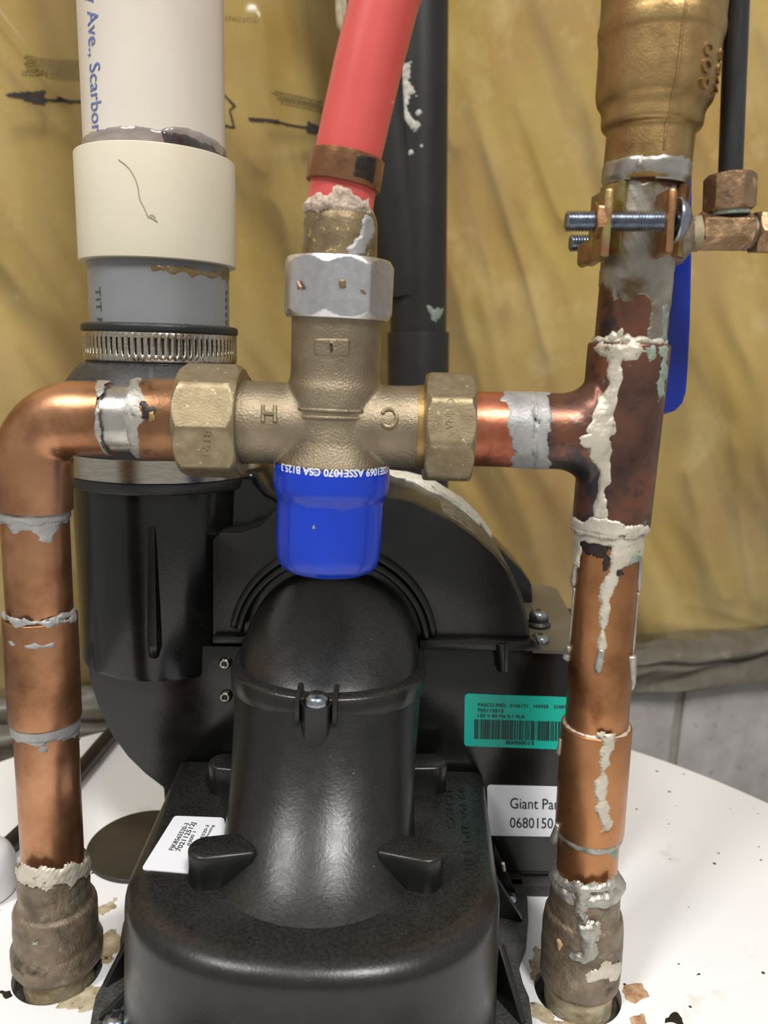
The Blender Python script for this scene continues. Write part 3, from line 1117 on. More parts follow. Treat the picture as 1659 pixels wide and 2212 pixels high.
vent = thing('vent_pipe', 'plastic vent pipe, white above a cream coupling and grey below, rising from the blower', 'pipe', VA)
rP = rV(299, 200)
mb = MB()
h0, h1 = hV(420), hV(-130) + 0.62
lathe(mb, VA, axV, [(h0, .001), (h0, rP), (h1, rP), (h1, .001)], 96)
white = build('white_pipe', mb, 'pvc_white', vent)
CV = Cyl(VA, axV, rP)
mb = MB()
h0, h1 = hV(574), hV(347)
rC = rV(331, 460)
lathe(mb, VA, axV, soften([(h0, rP * .9), (h0, rC), (h1, rC), (h1, rP * .9)], .0007), 96)
coup = build('coupling', mb, 'pvc_cream', vent)
mb = MB()
h0, h1 = hV(760), hV(520)
rG = rV(292, 640)
lathe(mb, VA, axV, [(h0, .001), (h0, rG), (h1, rG), (h1, .001)], 96)
grey = build('grey_pipe', mb, 'pvc_grey', vent)
CG, CC = Cyl(VA, axV, rG), Cyl(VA, axV, rC)
patch('primer_stain', CV, [(150, 300), (187, 292), (240, 276), (300, 274), (345, 282), (362, 276), (400, 277), (440, 290), (475, 312), (520, 330), (520, 372), (480, 362), (345, 350), (186, 352), (150, 356)],
      'primer', vent, t=.00035, jit=.0003, seed=4, res=.0007, base=.0001)
patch('primer_stain', CV, [(347, 284), (362, 280), (400, 290), (440, 306), (484, 340), (520, 350), (520, 368), (482, 362), (440, 344), (400, 332), (352, 312)],
      'primer_dark', vent, t=.0005, jit=.0008, seed=6, res=.0006, base=.0003, wl=.012)
patch('primer_stain', CV, [(160, 326), (188, 325), (300, 320), (345, 322), (410, 330), (478, 344), (520, 356), (520, 376), (340, 350), (160, 356)],
      'primer_dark', vent, t=.0006, jit=.0005, seed=8, res=.0006, base=.0003)
patch('glue_stain', CG, [(330, 574), (400, 578), (440, 588), (488, 590), (520, 586), (520, 600), (470, 600), (420, 594), (380, 588), (330, 582)], 'glue_stain', vent, t=.0002, jit=.0006, seed=9, res=.0007, base=.0001)
# blue lettering runs down the pipe
def down_text(s, cyl, px, y0, y1, cap_px, material, parent):
    a0, a1 = cyl.hit(px[0], y0), cyl.hit(px[1], y1)
    u = cyl.hit(px[0] + cap_px, y0)
    mb_ = MB()
    text_surf(mb_, s, cyl, a0, (a1[0], a1[1]), (u[0] - a0[0], 0.0), 0.00025)
    return build('lettering', mb_, material, parent, smooth=False)


down_text('nny Ave., Scarborou', CV, (186, 202), -58, 334, 24, 'blue_print', white)
down_text('TIT F', CG, (206, 211), 620, 700, 11, 'grey_print', grey)
for k in range(6):
    patch('printed_dash', CG, [(487, 628 + 16 * k), (490, 628 + 16 * k), (490, 636 + 16 * k), (487, 636 + 16 * k)], 'grey_print', grey, t=0, base=.0002, hard=True, jit=0, res=.0004)
mb = MB()
tube(mb, [CC.pt(*CC.hit(*p), 0.0003) for p in ((256, 344), (278, 362), (292, 385), (298, 405), (302, 430), (307, 440), (314, 454), (320, 468), (326, 470), (340, 479))], .00013, 6, 4)
tube(mb, [CC.pt(*CC.hit(*p), 0.0004) for p in ((322, 466), (330, 464), (336, 472))], .00013, 6, 3)
tag(build('hair', mb, 'hair', None, angle=180), 'long wavy dark hair stuck to the cream coupling of the vent pipe', 'hair')

# ------------------------------------------------------------------ rubber coupling and its two clamps
boot = thing('rubber_coupling', 'black rubber reducer coupling between the grey vent pipe and the blower outlet', 'coupling', A(357, 1020, Y_V))


def R_(halfw, py):
    return halfw * mpp(A(352, py, Y_V))


mb = MB()
pr = [(1038, 150), (1036, 200), (1020, 205), (1012, 205), (1010, 203), (905, 205), (860, 206), (836, 203), (800, 178), (788, 166), (786, 158), (784, 155), (722, 155), (720, 163), (704, 163), (702, 150)]
lathe(mb, VA, axV, soften([(hV(py), R_(w, py)) for py, w in pr], .0012), 96)
sleeve = build('sleeve', mb, 'rubber', boot)
mb = MB()
for th in (-170, -128, -86, -45, 10, 52, 95, 140):
    t_ = math.radians(th)
    _, e1, e2 = frame(axV)
    n_ = e1 * math.cos(t_) + e2 * math.sin(t_)
    s_ = axV.cross(n_) * .0011
    P = [VA + axV * hV(py) + n_ * R_(w, py) for py, w in ((787, 150), (787, 170), (838, 204), (838, 150))]
    prism(mb, [p - s_ for p in P], s_ * 2, .0004)
build('rib', mb, 'rubber', boot)['kind'] = 'stuff'


def clamp(name_label, py0, py1, halfw, slots):
    c = thing('hose_clamp', name_label, 'clamp', VA + axV * hV((py0 + py1) / 2), 'stainless hose clamps on the rubber coupling')
    r = R_(halfw, (py0 + py1) / 2)
    h0, h1 = hV(py1), hV(py0)
    hs = [h0, h0 + (h1 - h0) * .02, h0 + (h1 - h0) * .24, h0 + (h1 - h0) * .76, h0 + (h1 - h0) * .98, h1]
    cyl = Cyl(VA, axV, r)
    vs, fs = [], []
    N = 76 if slots else 48
    th = []
    for k in range(N):
        b = 2 * PI * (k + .5) / N
        w = 2 * PI / N
        th += [b, b + w * .18, b + w * .36, b + w * .68]
    n = len(th)
    for t in th:
        for h in hs:
            edge = -.0004 if h in (hs[0], hs[-1]) else 0.0
            vs.append(cyl.pt(t * r, h, edge))
    m = len(hs)
    for i in range(n):
        i2 = (i + 1) % n
        for j in range(m - 1):
            if slots and j == 2 and i % 4 in (0, 1):
                continue
            fs.append([i * m + j, i2 * m + j, i2 * m + j + 1, i * m + j + 1])
    o = build('band', MB().add(vs, fs), 'steel', c, angle=60)
    sd = o.modifiers.new('thickness', 'SOLIDIFY')
    sd.thickness = .0006
    sd.offset = -1
    # worm housing and screw, round the back
    _, e1, e2 = frame(axV)
    t_ = math.radians(152)
    n_ = e1 * math.cos(t_) + e2 * math.sin(t_)
    s_ = axV.cross(n_)
    mb_ = MB()
    c0 = VA + axV * (h0 + h1) / 2 + n_ * (r + .0035)
    hw = (h1 - h0) * .62
    prism(mb_, [c0 - s_ * .009 - axV * hw - n_ * .0038, c0 + s_ * .009 - axV * hw - n_ * .0038, c0 + s_ * .009 + axV * hw - n_ * .0038, c0 - s_ * .009 + axV * hw - n_ * .0038], n_ * .009, .0015)
    build('worm_housing', mb_, 'steel', c)
    mb_ = MB()
    poly_nut(mb_, c0 + s_ * .009 + n_ * .001, s_, .006, .0042)
    build('hex_screw', mb_, 'steel', c)
    return c


clamp('slotted stainless hose clamp round the rubber coupling below the grey pipe', 717, 781, 159, True)
clamp('plain lower stainless hose clamp round the rubber coupling behind the copper elbow', 966, 1011, 208.5, False)

# ================================================================== VENT BLOWER
blower = thing('vent_blower', 'black plastic draft blower with domed intake and labels on the heater top', 'blower', (0, 0.055, 0))
Y_F, Y_B = 0.055, 0.114
Z_S = 0.1185


def face(pts, y):
    return [A(px, py, y) for px, py in pts]


mb = MB()
prism(mb, face([(185, 1392), (187, 1430), (195, 1480), (212, 1530), (240, 1588), (275, 1636), (312, 1672), (352, 1703), (356, 1760), (362, 1888), (1290, 1886), (1296, 1700), (1303, 1409), (1168, 1407), (700, 1398)], Y_F),
      (0, Y_B - Y_F, 0), .0012)
lower = build('lower_housing', mb, 'black_plain', blower)
mb = MB()
arc = [(458, 1378), (458, 1166), (474, 1150), (520, 1150), (560, 1136), (586, 1108), (610, 1082), (660, 1065), (740, 1058), (830, 1067), (900, 1085), (980, 1127), (1024, 1158), (1072, 1201), (1099, 1236),
       (1122, 1284), (1136, 1330), (1143, 1370), (1148, 1384), (900, 1382)]
prism(mb, face(arc, Y_F - .002), (0, Y_B - Y_F, 0), .0016)
build('upper_cover', mb, 'black_plastic', blower)
# outer scroll wall and foam gasket seen over the cover
mb = MB()
arc2 = [(600, 1400)] + [(610, 1078), (660, 1061), (740, 1054), (830, 1063), (902, 1081), (983, 1123), (1028, 1155), (1076, 1198), (1103, 1234), (1126, 1283), (1139, 1330), (1145, 1370), (1145, 1400)]
prism(mb, face(arc2, Y_F + .004), (0, Y_B - Y_F - .006, 0), .0008)
build('scroll_wall', mb, 'black_dust_reflection', blower)  # beige covers both dust and a painted reflection of the yellow wall
strip_f = [(700, 1002), (780, 1004), (832, 1012), (880, 1018), (930, 1034), (965, 1052), (1000, 1077), (1038, 1112), (1064, 1150)]
mb = MB()
rings = []
for i, p in enumerate(strip_f):
    q = A(*p, Y_B - .001)
    d = (Vector(A(*strip_f[min(i + 1, len(strip_f) - 1)], Y_B)) - Vector(A(*strip_f[max(0, i - 1)], Y_B))).normalized()
    nn = Vector((-d.z, 0, d.x))
    w_ = .0016 + .0012 * noise.noise(Vector((i * .9, 0, 0)))
    rings.append([q - Vector((0, .010 + .004 * math.sin(i * 2.1), 0)) - nn * .005, q - Vector((0, .009, 0)) - nn * (.0035 - w_), q + Vector((0, .003, 0)) + nn * (w_ - .002), q + Vector((0, .003, 0)) - nn * .005])
loft(mb, rings)
build('foam_strip', mb, 'foam', blower, angle=50)
# back half of the scroll
mb = MB()
prism(mb, face([(640, 1420), (640, 1110), (700, 1070), (840, 1068), (950, 1098), (1040, 1155), (1086, 1190), (1128, 1232), (1150, 1262), (1158, 1420)], Y_B), (0, .030, 0), .002)
build('back_housing', mb, 'black_plain', blower)
# throat that joins the scroll to the outlet
mb = MB()
th_ = face([(420, 1400), (420, 1016), (556, 1016), (562, 1040), (580, 1060), (612, 1078), (650, 1090), (650, 1400)], .066)
prism(mb, th_, (0, .046, 0), .004, 3)
build('throat', mb, 'black_plain', blower)
# outlet cone
mb = MB()
prO = [(1400, 172), (1392, 174), (1250, 180), (1100, 187), (1028, 191), (1000, 191)]
oa, ob = A(363, 1400, Y_V), A(357, 1000, Y_V)
axO = (ob - oa).normalized()
lathe(mb, oa, axO, [(0, .001)] + [((A(357 + (py - 1000) * .015, py, Y_V) - oa).dot(axO), R_(w, py)) for py, w in prO] + [((ob - oa).length, .001)], 96)
build('outlet', mb, 'black_plain', blower)
# long fin down the front of the outlet
mb = MB()
fin = []
for py, hw, y in ((1040, 8, .0495), (1150, 13, .0455), (1250, 15, .0455), (1395, 17, .0455), (1420, 16, .0465), (1434, 9, .050)):
    c = A(328 + (py - 1240) * .012, py, y)
    w = hw * mpp(c)
    fin.append([c + Vector((-w, .022, 0)), c + Vector((-w, .002, 0)), c + Vector((-w * .5, 0, 0)), c + Vector((w * .5, 0, 0)), c + Vector((w, .002, 0)), c + Vector((w, .022, 0))])
loft(mb, fin)
build('rib', mb, 'black_plain', blower, angle=50)
# lips along the parting line
mb = MB()
prism(mb, face([(458, 1375), (535, 1375), (535, 1391), (458, 1391)], Y_F - .0045), (0, .006, 0), .0008)
build('seam_lip', mb, 'black_plastic', blower)
mb = MB()
prism(mb, face([(905, 1383), (1060, 1382), (1140, 1385), (1152, 1381), (1160, 1388), (1167, 1407), (1120, 1408), (905, 1405)], Y_F - .0055), (0, .007, 0), .001)
build('seam_lip', mb, 'black_plastic', blower)
mb = MB()
q0 = A(1086, 1449, Y_F - .004)
q1 = A(1085, 1386, Y_F - .004)
lathe(mb, q0, q1 - q0, soften([(0, .0004), (0, .0026), ((q1 - q0).length, .0033), ((q1 - q0).length, .0004)], .001), 24)
build('screw_boss', mb, 'black_plastic', blower)

# base housing (horseshoe plan) with rounded top edge
Z_H = 0.062


def ushape(w, yb, yf, depth, n=40, ex=2.25, wb=None):
    """outline: flat back, straight sides, rounded front of the given depth"""
    wb = wb or w
    yc = yf + depth
    pts = [(wb, yb)]
    for k in range(1, 6):
        f_ = k / 6
        pts.append((wb + (w - wb) * f_, yb + (yc - yb) * f_))
    for k in range(n + 1):
        t = PI / 2 - PI * k / n
        cx_, sy_ = math.copysign(abs(math.sin(t)) ** (2 / ex), math.sin(t)), abs(math.cos(t)) ** (2 / ex)
        pts.append((w * cx_, yc - depth * sy_))
    for k in range(5, 0, -1):
        f_ = k / 6
        pts.append((-(wb + (w - wb) * f_), yb + (yc - yb) * f_))
    pts.append((-wb, yb))
    return pts


def uring(z, w, yb, yf, depth, ex=2.25, wb=None):
    return [Vector((x, y, z)) for x, y in ushape(w, yb, yf, depth, 40, ex, wb)]


rings = [uring(.004, .0670, .0545, -.0665, .052, 2.3, .0690), uring(.030, .0662, .0545, -.0655, .052, 2.3, .0685)]
RF = .0075
for k in range(9):
    a_ = PI / 2 * k / 8
    e_ = RF * (1 - math.cos(a_))
    rings.append(uring(Z_H - RF + RF * math.sin(a_), .0655 - e_, .0545 - e_ * .55, -.0645 + e_, .052 - e_ * .2, 2.3, .0680 - e_))
mb = loft(MB(), rings)
base = build('base_housing', mb, 'black_plastic', blower, angle=55)

# intake duct: rises from the base, leans back into the scroll
rings = []
for k in range(26):
    t = k / 25
    z = .059 + (Z_S - .059) * t
    fl = .0035 * max(0.0, 1 - (z - .060) / .008) ** 2.2 if z > .060 else .0035
    w = .0338 + .0034 * t + fl
    u_ = Z_S - z
    yf = .0006 - .42 * u_ - 120 * u_ ** 3 - fl * .5
    rings.append(uring(z, w, .0548, yf, min(.034, .0545 - yf) - .004 * t + fl * .5, 2.05))
mb = loft(MB(), rings)
duct = build('intake_duct', mb, 'black_plastic', blower, angle=60)
rings = []
for (dz, de) in ((-.0078, -.0006), (-.0074, .0006), (-.0068, .0010), (-.0006, .0014), (0.0, .0010), (.0004, .0002), (.0004, -.0016)):
    rings.append(uring(Z_S + dz, .0370 + de, .0548, .0008 - de + (dz * .25), .030, 2.05))
mb = loft(MB(), rings)
build('rim', mb, 'black_plastic', duct, angle=40)
rings = []
for k in range(22):
    t = k / 21
    z = Z_S - .001 + .0345 * t
    w = .0360 * math.sqrt(max(0.0004, 1 - (t * .995) ** 2.1))
    yf = .0028 + .0495 * t ** 1.12
    rings.append(uring(z, w, .0565, min(yf, .0545), max(.0012, (.0555 - yf) * .62), 2.0))
mb = loft(MB(), rings)
build('intake_lid', mb, 'black_plastic', blower, angle=60)
# collar where the intake meets the scroll
mb = MB()
cc = Vector((0.0, Y_F - .002, Z_S))
for rr, yy, tr in ((.0425, -.0010, .0020), (.0395, -.004, .0016)):
    pts = [cc + Vector((math.sin(a_) * rr, yy, math.cos(a_) * rr)) for a_ in np.linspace(-1.42, 1.42, 40)]
    tube(mb, pts, tr, 10, 1)
build('collar', mb, 'black_plastic', blower, angle=180)
# screw boss on the intake front
mb = MB()
p_top = Zp(686, 1512, Z_S - .0015)
bx, by = p_top.x, p_top.y - .0028
ztip = A(690, 1662, -.0100).z
rb = .0056
prof = [(ztip - rb * .2, .0003), (ztip, rb * .55), (ztip + rb * .5, rb * .92), (ztip + rb, rb), (Z_S - .004, rb * 1.02), (Z_S - .001, rb * 1.02), (Z_S - .001, .0003)]
rings = []
for (z, r) in prof:
    sh = 0.0
    rings.append([Vector((bx + r * math.sin(t), by + sh - r * math.cos(t) * 1.0, z)) for t in np.linspace(0, 2 * PI, 28, endpoint=False)])
loft(mb, rings)
hb = [(bx - .0072, by + .010), (bx - .0072, by - .002), (bx + .0072, by - .002), (bx + .0072, by + .010)]
build('screw_boss', mb, 'black_plastic', duct, angle=50)
mb = MB()
for sx in (-1, 1):
    prism(mb, [Vector((bx + sx * .0058, by - .0038, Z_S - .008)), Vector((bx + sx * .0058, by + .008, Z_S - .008)), Vector((bx + sx * .0058, by + .008, Z_S + .0028)), Vector((bx + sx * .0058, by - .0038, Z_S + .0014))], (sx * .0018, 0, 0), .0004)
build('boss_cheek', mb, 'black_plastic', duct)
pan_screw(blower, (bx, by - .0006, Z_S - .0006), (0, 0, 1), .0047, 'zinc')
# four stub posts round the foot of the intake
def post(px, py, outward, parent):
    c = Zp(px, py, Z_H)
    o_ = Vector(outward).normalized()
    s_ = Vector((-o_.y, o_.x, 0))
    r_ = .0062
    out_ = []
    for t in np.linspace(-PI / 2, PI / 2, 12):
        out_.append(c + o_ * (r_ * math.cos(t)) + s_ * (r_ * math.sin(t)))
    out_ += [c - o_ * .016 + s_ * r_, c - o_ * .016 - s_ * r_]
    m_ = MB()
    prism(m_, [p - Vector((0, 0, .001)) for p in out_], (0, 0, .0135), .0012, 3)
    return build('post', m_, 'black_plastic', parent)


post(447, 1898, (-1, -.25, 0), blower)
post(917, 1904, (1, -.25, 0), blower)
post(932, 1700, (1, .1, 0), blower)
post(484, 1702, (-1, .1, 0), blower)

# bolting flange of the base
mb = MB()
fl_r = [(1128, 1872), (1131, 1900), (1140, 1940), (1142, 1985), (1138, 2030), (1126, 2060), (1121, 2085), (1130, 2120), (1143, 2150), (1150, 2200), (1155, 2300)]
fl_l = [(180, 2300), (198, 2190), (206, 2150), (222, 2120), (250, 2088), (263, 2055), (259, 2030), (266, 1990), (290, 1960), (330, 1900)]
prism(mb, [Zp(x, y, .006) for x, y in fl_r] + [Vector((.066, -.095, .006)), Vector((0, -.105, .006)), Vector((-.066, -.095, .006))] + [Zp(x, y, .006) for x, y in fl_l], (0, 0, -.0058), .0008)
build('flange', mb, 'flange', blower)
mb = MB()
prism(mb, [Zp(1080, 1884, .006), Zp(1285, 1888, .006), Zp(1285, 1916, .006), Zp(1080, 1912, .006)], (0, 0, -.0056), .0008)
build('foot', mb, 'flange', blower)
# webs between base wall and flange
mb = MB()
for (w_in, w_out, zt, th) in (((1060, 1925), (1112, 1925), .024, .0012), ((1062, 1975), (1128, 1988), .020, .0012), ((1075, 2150), (1132, 2212), .022, .0014), ((300, 2085), (226, 2130), .020, .0012), ((330, 2190), (215, 2200), .020, .0012)):
    a_, b_ = Zp(*w_in, .006), Zp(*w_out, .006)
    s_ = (b_ - a_).cross(Vector((0, 0, 1))).normalized() * th
    prism(mb, [a_ - s_, b_ - s_, b_ - s_ + Vector((0, 0, .001)), a_ - s_ + Vector((0, 0, zt))], s_ * 2, .0003)
build('web', mb, 'black_plastic', blower)['kind'] = 'stuff'
pan_screw(blower, Zp(1098, 1944, .0065), (0, 0, 1), .0036)
pan_screw(blower, Zp(250, 2210, .0065), (0, 0, 1), .0044)
mb = MB()
tube(mb, [Zp(1087, 1865, .03), Zp(1089, 1880, .024)], .0007, 8, 1)
build('glue_thread', mb, 'foam', blower)

# rivets in the front
for px, py in ((487, 1431), (488, 1503)):
    c = A(px, py, Y_F)
    mb = MB()
    lathe(mb, c + Vector((0, .0012, 0)), (0, -1, 0), soften([(0, .0028), (.0022, .0028), (.0034, .0020), (.0034, .0012), (.0022, .0010), (.0020, .0002)], .0006), 28, facing=(0, 0, 1))
    rv = build('rivet', mb, 'steel', blower)
    mb = MB()
    lathe(mb, c + Vector((0, -.0009, 0)), (0, -1, 0), [(0, .00105), (.0003, .00105), (.0003, .0001)], 20, facing=(0, 0, 1))
    build('hole', mb, 'black_print', rv)

# motor bracket at the side, with screws and grommet
mb = MB()
prism(mb, [Zp(x, y, .1200) for x, y in ((1140, 1250), (1150, 1262), (1187, 1265), (1204, 1272), (1214, 1290), (1236, 1332), (1262, 1385), (1266, 1406), (1150, 1402), (1120, 1300))], (0, 0, -.002), .0005)
build('motor_bracket', mb, 'motor_grey', blower)
mb = MB()
prism(mb, face([(1150, 1402), (1300, 1402), (1300, 1410), (1150, 1409)], Y_F - .001), (0, .05, 0), .0008)
build('seam_lip', mb, 'black_plain', blower)
g = Zp(1163, 1352, .120)
mb = MB()
lathe(mb, g, (0, 0, 1), soften([(0, .0002), (0, .0052), (.0012, .0058), (.0024, .0044), (.0046, .0044), (.0046, .0002)], .0006), 32)
build('grommet', mb, 'rubber', blower)
pan_screw(blower, g + Vector((-.0006, 0, .0046)), (0, 0, 1), .0040)
pan_screw(blower, Zp(1166, 1384, .1206), (0, 0, 1), .0040)

# labels
def label_plate(name, px, y, material, rad=.0016):
    m_ = MB()
    P = face(px, y)
    bm = bmesh.new()
    f = bm.faces.new([bm.verts.new(p) for p in P])
    bmesh.ops.bevel(bm, geom=list(bm.verts), offset=rad, segments=5, affect='VERTICES', profile=.5)
    r = bmesh.ops.extrude_face_region(bm, geom=list(bm.faces))
    bmesh.ops.translate(bm, vec=(0, .0004, 0), verts=[g_ for g_ in r['geom'] if isinstance(g_, bmesh.types.BMVert)])
    bm.verts.index_update()
    m_.add([v.co.copy() for v in bm.verts], [[v.index for v in q.verts] for q in bm.faces])
    bm.free()
    return build(name, m_, material, blower, smooth=False)


YL = Y_F - .0005
NF = Vector((0, -1, 0))


def label_text(rows, y, parent, material='black_print'):
    m_ = MB()
    for s, x0, y0, x1, y1, cap in rows:
        p0, p1 = A(x0, y0, y), A(x1, y1, y)
        text_plane(m_, s, p0, p1, Vector(A(x0, y0 - cap, y)) - p0, .0001, NF, 0, .018 if cap < 12 else 0)
    return build('lettering', m_, material, parent, smooth=False)


lg = label_plate('label', [(1004, 1498.5), (1294, 1509), (1292, 1622), (1002.5, 1611.5)], YL, 'label_green')
lg['label'] = 'turquoise label with black print and barcode'
label_text([('FASCO.IND.', 1033, 1525.5, 1094, 1527, 7), ('0106171', 1101.5, 1527.3, 1140, 1528.3, 6.5), ('103925', 1153, 1528.6, 1184.6, 1529.4, 6.5), ('21007', 1196, 1529.7, 1223, 1530.4, 6.5),
            ('702112512', 1031.6, 1537.6, 1088, 1538.8, 7), ('120 V 60 Hz 3.1 FLA', 1032, 1549, 1134, 1551.4, 7), ('80000015', 1092, 1607.6, 1154, 1609.2, 8)], YL - .0001, lg)
mb = MB()
rr_ = random.Random(12)
x = 1025.5
while x < 1256:
    w = rr_.choice([1.0, 1.0, 1.2, 2.6, 3.2])
    sl = (x - 1025) * .026
    mb.add([A(x, 1554 + sl, YL - .0002), A(x + w, 1554 + sl, YL - .0002), A(x + w - .8, 1596 + sl, YL - .0002), A(x - .8, 1596 + sl, YL - .0002)], [[0, 1, 2, 3]])
    x += w + rr_.choice([1.0, 1.1, 1.3, 2.4])
build('barcode', mb, 'black_print', lg, smooth=False)
lw = label_plate('label', [(1052, 1696), (1292, 1702), (1288, 1809), (1055, 1805)], YL, 'label_white')
lw['label'] = 'white label with large black print on the blower front'
label_text([('Giant Parts', 1102, 1746, 1226, 1749, 23), ('06801501', 1101.5, 1787.5, 1203.5, 1789.5, 22.5)], YL - .0001, lw)
# sloping white label on the base
ZL = Z_H + .0004
lb_px = [(377, 1762), (483, 1766), (492, 1800), (470, 1835), (415, 1886), (306, 1877), (312, 1866)]
bmv = bmesh.new()
f = bmv.faces.new([bmv.verts.new(Zp(px, py, ZL)) for px, py in lb_px])
bmesh.ops.bevel(bmv, geom=list(bmv.verts), offset=.0012, segments=3, affect='VERTICES', profile=.5)
r = bmesh.ops.extrude_face_region(bmv, geom=list(bmv.faces))
bmesh.ops.translate(bmv, vec=(0, 0, -.0005), verts=[g_ for g_ in r['geom'] if isinstance(g_, bmesh.types.BMVert)])
bmv.verts.index_update()
mb = MB().add([v.co.copy() for v in bmv.verts], [[v.index for v in q.verts] for q in bmv.faces])
bmv.free()
lb = build('label', mb, 'label_white', blower, smooth=False)
lb['label'] = 'white part-number label printed sideways on the base'
mb = MB()
for s, p0, p1, u in (('FJK8565520-3', (374, 1837.5), (409, 1779), (364, 1836)), ('702112512J', (389, 1840), (423, 1778), (378.5, 1838)), ('0300 1', (410, 1827.5), (423.5, 1797), (403, 1826.5)),
                     ('8565520-3', (431, 1828), (452, 1783), (424, 1827)), ('Housing', (446, 1813), (463, 1783), (440, 1812))):
    a_, b_, c_ = Zp(*p0, ZL), Zp(*p1, ZL), Zp(*u, ZL)
    text_plane(mb, s, a_, b_, c_ - a_, .0001, (0, 0, 1), 0, .015)
build('lettering', mb, 'black_print', lb, smooth=False)
# moulded letters on the other shoulder of the base
mb = MB()
for s, p0, p1, u in (('3DEC', (962, 1700), (969, 1790), (975, 1699)), ('99 PA 2P1 I III', (990, 1702), (1006, 1880), (1004, 1701))):
    a_, b_, c_ = Zp(*p0, Z_H), Zp(*p1, Z_H), Zp(*u, Z_H)
    text_plane(mb, s, a_, b_, c_ - a_, .0002, (0, 0, 1), .0006)
build('lettering', mb, 'black_plastic', base, smooth=False)

# ================================================================== PLUMBING
Y0 = 0.0


class PxPipe:
    """a straight pipe axis through two measured points of the plane the pipes stand in"""
    def __init__(self, p, q, y=0.0, facing=None):
        self.p, self.q, self.y = p, q, y
        self.P0 = A(p[0], p[1], y)
        self.Q0 = A(q[0], q[1], y)
        self.a = (self.Q0 - self.P0).normalized()
        self.vert = abs(q[1] - p[1]) > abs(q[0] - p[0])

    def at(self, v):
        """point of the axis at image row v (upright pipes) or column v (level pipes)"""
        i = 1 if self.vert else 0
        t = (v - self.p[i]) / (self.q[i] - self.p[i])
        return A(self.p[0] + (self.q[0] - self.p[0]) * t, self.p[1] + (self.q[1] - self.p[1]) * t, self.y)

    def h(self, v):
        return (self.at(v) - self.P0).dot(self.a)

    def r(self, full, v):
        return full / 2 * mpp(self.at(v))

    def cyl(self, r):
        return Cyl(self.P0, self.a, r)

    def solid(self, name, rows, material, parent, bev=.0006, seg=72, wob=0.0, angle=32, facing=None, seed=0):
        """rows = (row or column, radius)"""
        mb_ = MB()
        prof = [(self.h(v), r) for v, r in rows]
        if prof[0][0] > prof[-1][0]:
            prof = prof[::-1]
        prof = [(prof[0][0], .0004)] + prof + [(prof[-1][0], .0004)]
        prof = soften(prof, bev)
        if wob:
            fine = [prof[0]]
            for (t0, r0), (t1, r1) in zip(prof, prof[1:]):
                k = max(1, int(math.hypot(t1 - t0, r1 - r0) / .0007)) if fine[0] is not None else 1
                for j in range(1, k + 1):
                    fine.append((t0 + (t1 - t0) * j / k, r0 + (r1 - r0) * j / k))
            prof = fine
        lathe(mb_, self.P0, self.a, prof, 120 if wob else seg, wob=wob, seed=seed, facing=facing)
        return build(name, mb_, material, parent, angle)


RP = 0.01105           # 22 mm copper
RS = 0.01245           # soldered sockets

# ------------------------------------------------------------------ hot riser with elbow
L_ = PxPipe((127, 2095), (75, 1105))
hot = thing('copper_riser', 'copper riser with a wide elbow at the top, feeding the valve inlet marked H', 'pipe', L_.at(2095))
L_.solid('nipple', [(2150, .0126), (2040, .0126)], 'galvanised', hot, wob=.0005)
L_.solid('adapter', [(2074, .0145), (2068, .0160), (2060, .0166), (2036, .0168), (2026, .0160), (2020, .0152), (1990, .0153), (1954, .0151), (1946, .0146), (1940, .0132), (1905, .0129), (1866, .0129)], 'corroded', hot, .0006, wob=.00035)
L_.solid('pipe', [(1900, RP), (1530, RP)], 'copper', hot)
L_.solid('coupling', [(1550, RS), (1327, RS)], 'copper', hot, .0008)
L_.solid('pipe', [(1340, RP), (1080, RP)], 'copper', hot)
# elbow: socket, swept bend, socket
bend = []
cb_, Rb = (160, 990), 86
for px, py in [(74.5, 1097), (74.2, 1040), (74, 1005)]:
    bend.append((px, py, RS))
for k in range(0, 13):
    a_ = PI / 2 * k / 12
    bend.append((cb_[0] - Rb * math.cos(a_), cb_[1] - Rb * math.sin(a_) * 1.0 + (0 if k < 12 else 0), RS * (1 - .035 * math.sin(2 * a_))))
bend += [(180, 904.2, RS), (236, 905, RS)]
mb = MB()
tube(mb, [A(x, y) for x, y, r in bend], [r for x, y, r in bend], 72, 1)
build('elbow', mb, 'copper', hot, angle=40)
H_ = PxPipe((250, 904), (1180, 931))
H_.solid('pipe', [(215, RP), (320, RP)], 'tin', hot)
H_.solid('adapter', [(302, RS), (312, .0136), (420, .0138)], 'copper_brown', hot, .002)
# solder on the hot side
c1, c2 = L_.cyl(RP), L_.cyl(RS)
ring('solder_joint', c1, L_.h(1120), L_.h(1096), 'solder_grey', hot, t=.0006, jit=.0010, seed=1)
patch('solder_smear', c1, [(-10, 1100), (150, 1100), (149, 1128), (132, 1136), (120, 1150), (110, 1166), (95, 1168), (76, 1160), (50, 1148), (24, 1146), (14, 1130), (-10, 1128)], 'solder_grey', hot, t=.0003, jit=.0007, seed=2)
ring('solder_joint', c1, L_.h(1327), L_.h(1316), 'solder_grey', hot, t=.0008, jit=.0008, seed=3)
patch('solder_smear', c2, [(4, 1328), (170, 1322), (166, 1340), (120, 1348), (60, 1350), (12, 1344)], 'solder_grey', hot, t=.0003, jit=.0006, seed=4)
patch('solder_smear', c2, [(18, 1386), (60, 1394), (118, 1390), (116, 1397), (60, 1400), (30, 1394)], 'solder_grey', hot, t=.00025, jit=.0004, seed=5, edge=.0006)
ring('solder_joint', c1, L_.h(1574), L_.h(1548), 'solder_grey', hot, t=.0008, jit=.0006, seed=6)
